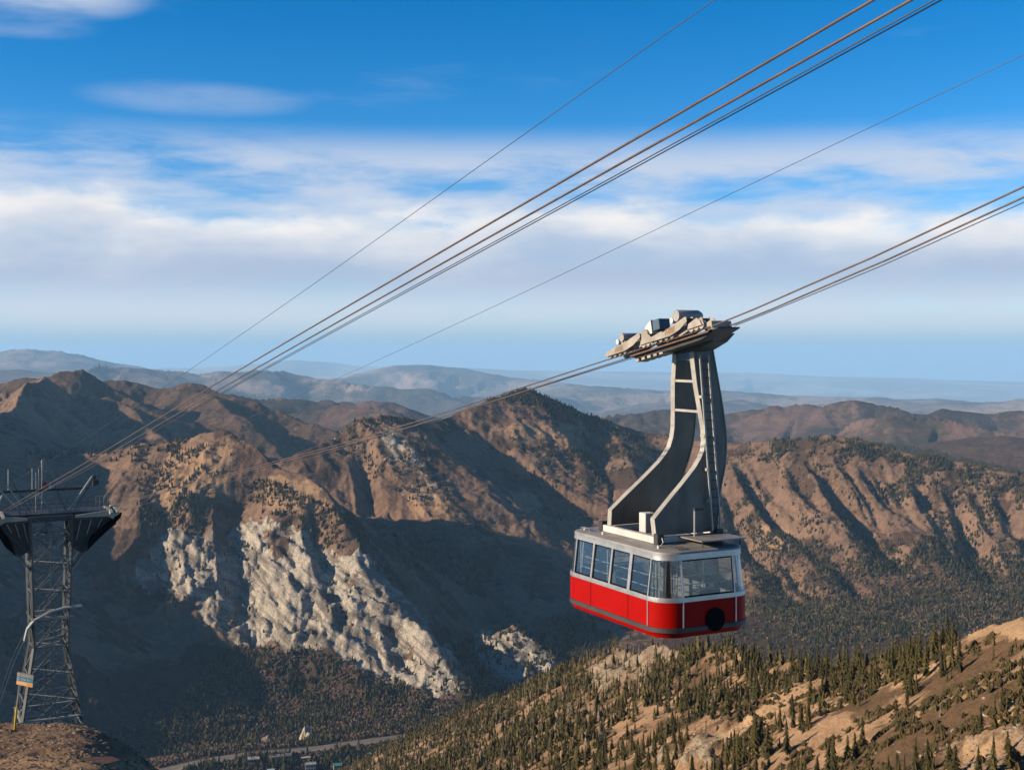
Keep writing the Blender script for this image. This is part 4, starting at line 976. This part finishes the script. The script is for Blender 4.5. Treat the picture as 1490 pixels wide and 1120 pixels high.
# the line the car rides on: local x 0.2 and 0.9; tower saddle at t = 113
def car_line(x, dz=0.0):
    return [onl(x, 400, -160), onl(x, 253, -75), onl(x, 197, -49), onl(x, 150, -31.5), onl(x, 125, -22.6), onl(x, 117.5, -19.7), onl(x, 113, -18.55), onl(x, 70, -11.6 + dz), onl(x, 30, -5.2 + dz), onl(x, 3.4, -0.47 + dz), onl(x, 0, 0.14 + dz), onl(x, -3.6, 0.80 + dz), onl(x, -8, 1.87 + dz), onl(x, -16, 3.98 + dz), onl(x, -40, 10.9 + dz)]
cable('track_cable', car_line(0.2), 0.027, MT['rope'], 'upper of the two thick brown ropes that the tram car rides on', group='track ropes')
cable('track_cable', car_line(0.9), 0.027, MT['rope'], 'lower of the two thick brown ropes that the tram car rides on', group='track ropes')
cable('haul_cable', [onl(0.55, 400, -161), onl(.55, 253, -75.8), onl(.55, 197, -49.8), onl(0.55, 150, -32.3), onl(0.55, 118, -20.6), onl(.55, 113, -19.3), onl(.55, 60, -10.6), onl(.55, 3.0, -0.55), onl(.55, 0, 0.0)], 0.014, MT['wire'], 'thin haul rope running from the tram car down to the tower')
cable('haul_cable', [onl(0.55, -4.0, 0.72), onl(.55, -8, 1.66), onl(.55, -16, 3.72), onl(.55, -40, 10.5)], 0.014, MT['wire'], 'thin haul rope rising from the tram car to the right edge')
# the empty line beside it
def free_line(x, dz=0.0): return [onl(x, 400, -160), onl(x, 253, -75), onl(x, 197, -49), onl(x, 150, -31.5), onl(x, 125, -22.4), onl(x, 117.5, -19.4), onl(x, 113, -18.2), onl(x, 60, -9.0 + dz), onl(x, 14, -0.88 + dz), onl(x, -24, 5.64 + dz), onl(x, -45, 9.4 + dz)]
XL = 0.2 - 11.6
cable('track_cable', free_line(XL), 0.027, MT['rope'], 'uppermost thick brown rope of the empty line above the car', group='track ropes')
cable('track_cable', free_line(XL + 0.62), 0.027, MT['rope'], 'second thick brown rope of the empty line above the car', group='track ropes')
for k, lb in ((0, 'upper strand of the doubled dark haul rope of the empty line'), (1, 'lower strand of the doubled dark haul rope of the empty line')):
    cable('haul_cable', free_line(XL + 0.36 + 0.06 * k, -0.34 - 0.03 * k), 0.0125, MT['wire'], lb)
def wire(p, q, lb):
    p, q = Vector(p), Vector(q); pts = [p + (q - p) * t + Vector((0, 0, -1.2 * 4 * t * (1 - t) * 0.5)) for t in (0, .2, .4, .6, .8, 1.0)]
    e = q + (q - p) * 0.12; cable('thin_wire', pts + [e], 0.009, MT['wire'], lb, cat='wire', n=5)
wire((-49.3, 145, -15.7), at(1490, 80, 28.1), 'thin wire crossing the sky between the empty line and the car')
wire((-56.8, 139, -15.4), at(1040, 0, 22.8), 'thin wire highest in the sky from top edge to tower')
# ------------------------------------------------------------------ the lattice tower
def build_tower():
    T0 = Vector((-54.0, 144.2, -48.0))
    root = link('lattice_tower', None, label='grey steel lattice tower with railed platform and cable saddles on the knoll', cat='tower')
    root.location = T0; root.rotation_euler = (0, 0, TH)
    g = MT['tower']
    def half(z):                    # z above the base
        return float(np.interp(z, [0, 13.5, 28.6], [4.1, 1.85, 2.3]))
    def cor(i, z): h = half(z); sx, sy = ((-1, -1), (1, -1), (1, 1), (-1, 1))[i]; return Vector((sx * h, sy * h, z))
    lv = [0, 4.2, 7.4, 10.4, 13.5, 16.6, 19.8, 23.0, 26.2, 28.6]
    for i in range(4):
        m = MB(); m.bar(cor(i, 0), cor(i, 13.5), 0.32); m.bar(cor(i, 13.5), cor(i, 28.6), 0.30); m.build('leg', g, root)
        MB().box(cor(i, 0.0) + Vector((0, 0, -0.3)), (0.8, 0.8, 0.7)).build('footing', MT['dark'], root)
    for i in range(4):
        j = (i + 1) % 4
        for k in range(len(lv) - 1):
            a0, b0, a1, b1 = cor(i, lv[k]), cor(j, lv[k]), cor(i, lv[k + 1]), cor(j, lv[k + 1])
            if (k + i) % 3 != 2: MB().bar(a0, b1, 0.10).build('brace', MT['brace'], root)
            MB().bar(b0, a1, 0.095).build('brace', MT['brace'], root)
            MB().bar(a1, b1, 0.12).build('strut', MT['brace'], root)
    for i in range(4):                                          # light verticals at mid-face
        j = (i + 1) % 4
        for k in range(len(lv) - 1): MB().bar((cor(i, lv[k]) + cor(j, lv[k])) / 2, (cor(i, lv[k + 1]) + cor(j, lv[k + 1])) / 2, 0.08).build('brace', MT['brace'], root)
    for k in range(1, len(lv) - 1):                             # inner bracing
        MB().bar(cor(0, lv[k]), cor(2, lv[k + 1]), 0.08).build('brace', MT['brace'], root); MB().bar(cor(1, lv[k]), cor(3, lv[k]), 0.08).build('brace', MT['brace'], root)
    for s in (-0.3, 0.3): MB().bar((s, 0.4, 0), (s, 0.4, 28.6), 0.07).build('ladder_rail', g, root)
    for k in range(40): MB().tube((-0.3, 0.4, 0.5 + 0.7 * k), (0.3, 0.4, 0.5 + 0.7 * k), 0.02, 5).build('ladder_rung', g, root)
    # service platforms
    m = MB(); h = half(6.2) + .15
    for y in (-h, h): m.box((0, y, 5.6), (2 * h + 0.5, 0.45, 0.14))
    m.box((-h, 0, 5.45), (0.4, 2 * h, 0.12)); m.build('catwalk', MT['saddle'], root)
    h = half(17) + 0.25
    m = MB()
    for y in (-h, h): m.box((0.2, y, 16.9), (2 * h + 0.3, 0.35, 0.16))
    m.build('catwalk', MT['saddle'], root)
    m = MB(); pts = [(-2.9, -2.3, 14.6), (-2.6, -2.3, 15.9), (-1.8, -2.3, 16.9), (-0.2, -2.3, 17.6), (1.6, -2.3, 17.95), (3.3, -2.3, 18.0)]
    for p, q in zip(pts[:-1], pts[1:]): m.bar(p, q, 0.9, 0.16)
    m.build('rope_guard', MT['saddle'], root)
    for k in range(3):
        m = MB(); m.bar((-1.3 + .5 * k, -1.2, 13.4 + .75 * k), (1.1 + .4 * k, -1.2, 13.9 + .75 * k), 0.14); m.build('catwalk_bar', MT['saddle'], root)
    # head: deck, brackets, saddles
    MB().box((0.6, 0, 28.75), (12.6, 4.2, 0.3)).build('deck', MT['dark'], root)
    for y in (-2.0, 2.0): MB().box((0.6, y, 28.3), (12.8, 0.25, 0.7)).build('deck_beam', MT['tower'], root)
    for sx in (-1, 1):
        xo = 7.1 if sx > 0 else -5.9
        for y in (-1.9, 1.9):
            m = MB(); m.prism([(sx * 2.0, y, 28.0), (xo, y, 28.0), (xo + sx * 0.2, y, 27.2), (sx * 4.6, y, 25.2), (sx * 3.5, y, 24.0), (sx * 2.2, y, 24.8)], (0, 0.14, 0)); br = m.build('bracket', MT['dark'], root)
            MB().bar((sx * 2.1, y - .14, 24.2), (xo - sx * .4, y - .14, 27.6), 0.16).build('bracket_stay', g, br)
            for f in (0.25, 0.5, 0.75):
                x = sx * 2.1 + (xo - sx * 2.4) * f; MB().bar((x, y - .16, 27.9), (x - sx * 0.5, y - .16, 25.0 + 2.6 * f), 0.09).build('bracket_web', MT['saddle'], br)
        MB().bar((sx * 2.0, -2.1, 22.2), (sx * 4.6, -2.6, 25.6), 0.16).build('stay', g, root)
        for dx in (-0.36, 0.36):
            xs = xo - sx * 0.3 + dx; m = MB()
            prof = [(-3.8, 28.8), (-3.0, 29.06), (-1.0, 29.22), (1.0, 29.1), (3.0, 28.5), (4.2, 27.8), (4.2, 27.5), (3.0, 28.1), (1.0, 28.6), (-1.0, 28.75), (-3.0, 28.6), (-3.7, 28.55)]
            m.prism([(xs - 0.16, y, z) for y, z in prof], (0.32, 0, 0)); m.build('cable_saddle', MT['saddle'], root)
        m = MB(); m.prism([(sx * 2.6, -2.75, 28.55), (xo + sx * 0.1, -2.75, 29.0), (xo + sx * 0.45, -2.75, 28.75), (xo - sx * 0.35, -2.75, 27.9), (xo - sx * 0.9, -2.75, 28.25), (sx * 2.6, -2.75, 28.3)], (0, 0.6, 0)); m.build('arm_cover', MT['saddle'], root)
        m = MB(); m.prism([(xo - sx * 0.4, -2.7, 27.85), (xo + sx * 0.7, -2.7, 28.6), (xo + sx * 0.55, -2.7, 28.0), (sx * 4.9, -2.7, 25.4), (sx * 3.8, -2.7, 24.3), (sx * 4.3, -2.7, 25.9)], (0, 0.5, 0)); m.build('arm_rib', MT['black'], root)
    # railing
    for k in range(15):
        x = -5.0 + 0.8 * k
        for y in (-2.05, 2.05): MB().bar((x, y, 28.9), (x, y, 30.0), 0.05).build('rail_post', g, root)
    for y in (-2.05, 2.05):
        for z in (29.45, 30.0): MB().bar((-5.0, y, z), (6.2, y, z), 0.045).build('railing', g, root)
    m = MB()
    for x in (4.9, 5.35, 5.8, 6.25): m.bar((x, -2.3, 28.9), (x, -2.3, 30.6), 0.05)
    for z in (29.4, 30.0, 30.6): m.bar((4.9, -2.3, z), (6.25, -2.3, z), 0.05)
    m.build('gate_frame', MT['saddle'], root)
    # gantry
    MB().bar((-6.0, 0.9, 31.3), (4.6, 0.9, 31.3), 0.28).build('gantry_beam', MT['dark'], root)
    for x0, x1, z1, w in ((2.3, 4.9, 32.7, 0.2), (2.9, 5.1, 32.6, 0.1), (-2.4, -4.5, 32.1, 0.16), (-3.0, -5.3, 31.6, 0.22), (1.9, 0.6, 31.9, 0.09), (0.3, -1.2, 30.8, 0.22), (-2.0, -4.2, 33.0, 0.09), (-6.0, -5.0, 31.0, .16)):
        MB().bar((x0, 0.0, 28.9), (x1, 0.2, z1), w).build('gantry_strut', MT['saddle'] if w > 0.15 else g, root)
    MB().box((5.1, 0.2, 32.2), (0.35, 0.4, 1.3)).build('sheave_block', g, root); MB().tube((5.3, -0.1, 32.0), (5.3, 0.5, 32.0), 0.35, 12).build('sheave', MT['dark'], root)
    MB().box((-5.5, 0.2, 31.8), (0.35, 0.4, 1.1)).build('sheave_block', g, root)
    # masts
    for x, z0, z1, r in ((-0.6, 28.9, 34.6, 0.09), (-1.3, 28.9, 33.4, 0.05), (-1.7, 31.0, 33.9, 0.06), (-1.0, 30.5, 33.8, 0.05), (-4.3, 31.4, 33.9, 0.06), (-7.0, 31.3, 33.2, 0.06)):
        MB().tube((x, 0.9, z0), (x, 0.9, z1), r, 7).build('antenna_mast', MT['saddle'], root)
    MB().bar((-1.75, 0.9, 32.6), (-0.5, 0.9, 32.6), 0.07).build('antenna_arm', MT['saddle'], root); MB().bar((-0.6, 0.9, 33.5), (-0.1, 0.9, 33.5), 0.08).build('antenna_arm', MT['saddle'], root)
    MB().box((-0.55, 0.85, 34.6), (0.35, 0.3, 0.4)).build('weather_sensor', MT['saddle'], root, bevel=0.04)
    m = MB(); m.tube((-0.5, 0.8, 32.05), (0.1, 0.6, 31.75), 0.30, 12, 0.22); ws = m.build('windsock', paint('windsock_red', (0.55, 0.05, 0.05), 0.8), root, smooth=True)
    m = MB(); m.tube((0.11, 0.597, 31.745), (0.35, 0.52, 31.62), 0.22, 12, 0.16); m.build('windsock_band', MT['white'], ws, smooth=True)
    return root
build_tower()

# ------------------------------------------------------------------ trail sign, plate and stones on the knoll
def ground_k(x, y): return knoll.z_at(x, y)
def build_sign():
    d = 122.0; x = d * (21 - 745) / F; z = ground_k(x, d)
    root = link('trail_sign', None, label='grey, blue and orange trail sign on a leaning yellow-sleeved post', cat='sign')
    root.scale = (1.22, 1.22, 1.22); root.location = (x, d, z - 0.1); root.rotation_euler = (0, math.radians(6.5), math.radians(-14))
    MB().tube((0, 0, 0), (0, 0, 4.1), 0.035, 10).build('post', MT['edge'], root, smooth=True)
    MB().tube((0, 0, 0.0), (0, 0, 1.95), 0.085, 12).build('post_sleeve', MT['yellow'], root, smooth=True)
    cols_ = [('panel', (0.22, 0.21, 0.19), 4.62), ('panel', (0.01, 0.21, 0.36), 4.28), ('panel', (0.72, 0.33, 0.09), 3.94)]
    back = MB().box((0.5, 0.045, 4.28), (1.46, 0.03, 0.98)); tilt = Matrix.Rotation(math.radians(1.5), 3, 'Y')
    bk = back.build('backing', MT['dark'], root)
    for k, (nm, c_, zz) in enumerate(cols_):
        p = MB().box((0.5, 0.0, zz), (1.5, 0.05, 0.33)).build('sign_panel', paint('sign_colour', c_, 0.5, 0, 0.06, 1.0), root)
        if k < 2:
            lettering('lettering', ('High Baldy', 'Chips Run')[k], 0.2, 0.002, MT['white'], p, (0.58, -0.03, zz), (math.radians(90), 0, 0))
            m = MB()
            for (cx, cz, sx, sz) in ((-0.12, .09, .2, .03), (-0.12, -.09, .2, .03), (-0.205, 0, .03, .2), (-0.035, 0, .03, .2)): m.box((cx, -0.03, zz + cz), (sx, 0.008, sz))
            m.build('square_symbol', MT['white'], p)
        else:
            MB().box((0.27, -0.03, zz), (0.95, 0.008, 0.2)).build('pale_strip', paint('pale_orange', (0.80, 0.52, 0.30), 0.5, 0, 0.06), p)
build_sign()
def build_plate():
    x, d = 99.5 * (140 - 745) / F, 99.5
    z = ground_k(x, d); root = link('rusty_plate', None, label='dark rusty metal plate lying on the gravel below the tower', cat='metal plate'); root.location = (x, d, z + 0.22); root.rotation_euler = (math.radians(4), math.radians(5), 0.3)
    m = MB(); m.prism([(-1.6, -0.35, 0), (-0.8, -0.9, 0), (0.9, -0.8, 0), (1.9, -0.1, 0), (1.2, 0.7, 0), (-0.9, 0.6, 0)], (0, 0, 0.10)); m.build('plate', MT['rust'], root, bevel=0.02)
    m = MB(); m.box((0, 0, -0.12), (1.6, 0.7, 0.24)); m.build('support', MT['dark'], root)
build_plate()
def stone_mesh(seed):
    r = random.Random(seed); bm = bmesh.new(); bmesh.ops.create_icosphere(bm, subdivisions=1, radius=0.5)
    V = np.array([v.co[:] for v in bm.verts], np.float32); T = np.array([[v.index for v in f.verts] for f in bm.faces], np.int64); bm.free()
    V *= np.array([r.uniform(.6, 1.1) for _ in V], np.float32)[:, None]; V[:, 2] *= 0.6
    return V, T
kv = (kpx > -30) & (kpx < 300) & (knoll.Y > 85) & (knoll.Y < 140)
sp = scatter(knoll, np.clip((fbm(knoll.X / 3, knoll.Y / 3, 3, 151) - 0.35) * 4, 0.1, 1) * kv * (1 + 3 * (np.abs(knoll.Y - 124) < 5)), 4000)
n = len(sp); t = RNG.random((n, 1))
masses('loose_stones', M_veg, [stone_mesh(s) for s in range(4)], sp, RNG.uniform(.10, .42, n) ** 1.25 * 1.3, RNG.uniform(.9, 1.7, n), np.array([.15, .10, .065]) * (1 - t) + np.array([.36, .26, .17]) * t, 'loose tan stones scattered over the gravel knoll', 'stones')
sw = np.clip(rk * 1.2 + 0.5 * np.clip(-SPUR_ERO - 0.1, 0, 1) + 0.25 * np.clip((fbm(spur.X / 12, spur.Y / 12, 3, 161) - 0.5) * 5, 0, 1), 0, 1)
sp = scatter(spur, sw, 3800, svis); n = len(sp); t = RNG.random((n, 1))
masses('scree_rocks', M_veg, [stone_mesh(20 + s) for s in range(4)], sp, RNG.uniform(.35, 1.5, n) ** 1.5, RNG.uniform(.9, 1.6, n), np.array([.20, .14, .085]) * (1 - t) + np.array([.44, .36, .26]) * t, 'pale broken rocks lying in the scree chutes of the spur', 'rocks')
# ------------------------------------------------------------------ road and buildings on the canyon floor
def ground_m(x, y): return mid.z_at(x, y)
def ribbon(name, half, lift, off, mat, label, cat):
    t = np.linspace(0, len(ROAD) - 1, 150); P = [at(*p) for p in ROAD]; ids = np.arange(len(ROAD))
    x, y, z = (np.interp(t, ids, [getattr(p, c) for p in P]) for c in 'xyz')
    k = np.ones(11) / 11; x, y, z = (np.convolve(np.pad(v, 5, 'edge'), k, 'valid') for v in (x, y, z))
    tx, ty = np.gradient(x), np.gradient(y); L = np.hypot(tx, ty); nx, ny = -ty / L, tx / L
    rows_ = []
    for o in (-half, half): rows_.append(np.stack([x + nx * (off + o), y + ny * (off + o), z + lift], -1))
    for o in (-half - 2, half + 2): rows_.append(np.stack([x + nx * (off + o), y + ny * (off + o), z + lift - 2.5], -1))
    n = len(t); co = np.concatenate(rows_); i = np.arange(n - 1)
    q = np.concatenate([np.stack([i, i + 1, n + i + 1, n + i], -1), np.stack([2 * n + i, 2 * n + i + 1, i + 1, i], -1), np.stack([n + i, n + i + 1, 3 * n + i + 1, 3 * n + i], -1)])
    me = quad_mesh(name, co, q, smooth=False); return link(name, me, mat, label=label, cat=cat, kind='structure')
ribbon('road_shoulder', 13.0, 1.0, -4.0, paint('shoulder_gravel', (0.26, 0.20, 0.15), 0.9, 0, 0.3, 0.06), 'pale gravel shoulder beside the canyon road', 'road')
ribbon('road', 6.0, 1.35, 0.0, paint('worn_asphalt', (0.17, 0.15, 0.13), 0.9, 0, 0.2, 0.05), 'grey two-lane road curving along the canyon floor', 'road')
W_glass = paint('dark_window', (0.03, 0.04, 0.05), 0.25, 0.0, 0.1)
def house(name, px, py, d, w, dep, h, wallc, roofc, label, rot=0.25, gable=0.0, storeys=2, band=None):
    p = at(px, py, d); z = ground_m(p.x, p.y); e = link(name, None, label=label, cat='building'); e.location = (p.x, p.y, z - 0.5); e.rotation_euler = (0, 0, rot)
    wm = paint('wall_paint', wallc, 0.8, 0, 0.15, 0.3); rm = paint('roof_paint', roofc, 0.7, 0, 0.15, 0.3)
    wall = MB().box((0, 0, h / 2), (w, dep, h)).build('wall', wm, e)
    m = MB()
    if gable: m.prism([(-w / 2 - .6, -dep / 2 - .6, h), (-w / 2 - .6, dep / 2 + .6, h), (-w / 2 - .6, 0, h + gable)], (w + 1.2, 0, 0))
    else: m.box((0, 0, h + 0.45), (w + 1.2, dep + 1.2, 0.9))
    m.build('roof', rm, e)
    if band: MB().box((0, -dep / 2 - 0.15, h - 2.2), (w + 0.4, 0.3, 3.4)).build('wall_band', paint('band_paint', band, 0.8), e)
    nwin = max(2, int(w / 4.5))
    for s in range(storeys):
        for k in range(nwin):
            x = -w / 2 + (k + 0.5) * w / nwin; zz = (s + 0.5) * h / storeys
            wn = MB().box((x, -dep / 2 - (0.36 if band else 0.06), zz), (w / nwin * 0.55, 0.14, h / storeys * 0.45)).build('window', W_glass, e)
    return e
house('lodge', 369, 1117, 2145, 19, 13, 11, (0.34, 0.30, 0.25), (0.40, 0.39, 0.37), 'green-banded lodge with white roof edge below the canyon road', 0.2, band=(0.02, 0.16, 0.12))
house('long_building', 408, 1106, 2165, 36, 14, 9, (0.36, 0.31, 0.25), (0.22, 0.19, 0.17), 'long beige building right beside the canyon road', 0.3)
house('white_house', 452, 1112, 2150, 18, 12, 11, (0.46, 0.45, 0.43), (0.36, 0.35, 0.34), 'white house with rows of dark windows below the road', 0.2)
house('tower_house', 491, 1112, 2150, 14, 12, 14, (0.33, 0.32, 0.31), (0.03, 0.25, 0.18), 'grey house with a teal green roof below the road', 0.25, gable=3.0, storeys=3)
house('white_shed', 491, 1099, 2185, 23, 9, 5, (0.42, 0.41, 0.39), (0.45, 0.44, 0.42), 'long low white shed close under the canyon road', 0.25, storeys=1)
house('tan_cabin', 444, 1102, 2175, 18, 10, 4, (0.4, 0.32, 0.22), (0.5, 0.42, 0.32), 'low tan cabin behind the white house', 0.3, storeys=1)
house('yellow_cabin', 519, 1116, 2150, 8, 7, 6, (0.6, 0.36, 0.12), (0.4, 0.3, 0.2), 'small yellow cabin among trees below the road', 0.2, gable=2.0, storeys=1)
house('grey_cabin', 541, 1101, 2200, 14, 9, 5, (0.42, 0.40, 0.38), (0.45, 0.44, 0.43), 'grey flat-roofed cabin half hidden by trees near the road', 0.25, storeys=1)
house('blue_roof_cabin', 394, 1121, 2130, 12, 9, 5, (0.42, 0.44, 0.45), (0.40, 0.46, 0.5), 'pale blue-roofed cabin at the bottom edge of the valley', 0.2, gable=2.0, storeys=1)
def crag_rock(name, px, py, d, w, h, col, label, seed):
    r = random.Random(seed); p = at(px, py, d); z = ground_m(p.x, p.y); bm = bmesh.new(); bmesh.ops.create_icosphere(bm, subdivisions=3, radius=1.0)
    for v in bm.verts:
        n = vnoise(np.array([v.co.x * 2.3 + seed]), np.array([v.co.y * 2.3 + v.co.z * 1.7]), seed)[0]; k = 0.7 + 0.6 * n
        t = max(0, v.co.z); v.co = Vector((v.co.x * k * (1 - 0.55 * t) * w, v.co.y * k * (1 - 0.55 * t) * w * 0.7, v.co.z * k * h))
    me = bpy.data.meshes.new(name); bm.to_mesh(me); bm.free(); m = paint('crag_rock', col, 0.9, 0, 0.4, 0.12, bump=1.0)
    o = link(name, me, m, label=label, cat='rock'); o.location = (p.x, p.y, z)
crag_rock('rock_outcrop', 447, 1076, 2330, 15, 28, (0.50, 0.40, 0.28), 'pale pointed rock outcrop above the canyon road', 3)
crag_rock('rock_outcrop', 390, 1080, 2310, 15, 19, (0.26, 0.175, 0.115), 'brown rounded rock outcrop above the canyon road', 8)
# small lift hut on the spur, just below the car
def lift_hut():
    px, d = 1019, 700.0; x = d * (px - 745) / F; z = spur.z_at(x, d)
    e = link('lift_hut', None, label='tiny green hut among trees just under the tram car', cat='hut'); e.location = (x, d, z + 2.0)
    MB().box((0, 0, 1.2), (4.5, 3, 5)).build('wall', paint('hut_wall', (0.05, 0.22, 0.12), 0.7), e)
    MB().box((0, 0, 3.9), (5.4, 3.8, 0.4)).build('roof', paint('hut_roof', (0.3, 0.3, 0.28), 0.7), e)
    MB().box((0, -1.55, 1.8), (2.0, 0.1, 1.2)).build('window', W_glass, e)
lift_hut()
# ------------------------------------------------------------------ the air
def build_haze():
    bm = bmesh.new(); bmesh.ops.create_cube(bm, size=1.0)
    me = bpy.data.meshes.new('haze'); bm.to_mesh(me); bm.free()
    m = bpy.data.materials.new('haze_air'); m.use_nodes = True; t = m.node_tree; t.nodes.clear(); w = NT(t)
    pv = w.n('ShaderNodeVolumePrincipled', ins={'Color': (0.36, 0.64, 0.92, 1), 'Density': HAZE_DENSITY, 'Anisotropy': 0.0})
    o = w.n('ShaderNodeOutputMaterial'); t.links.new(pv.outputs[0], o.inputs['Volume'])
    h = link('haze', me, m, label='thin blue haze filling the air between the mountains', cat='haze', kind='stuff')
    h.scale = (170000, 112000, 3600); h.location.y = 50000; h.location.z = 130 - 1800
HAZE_DENSITY = 1.9e-5
build_haze()
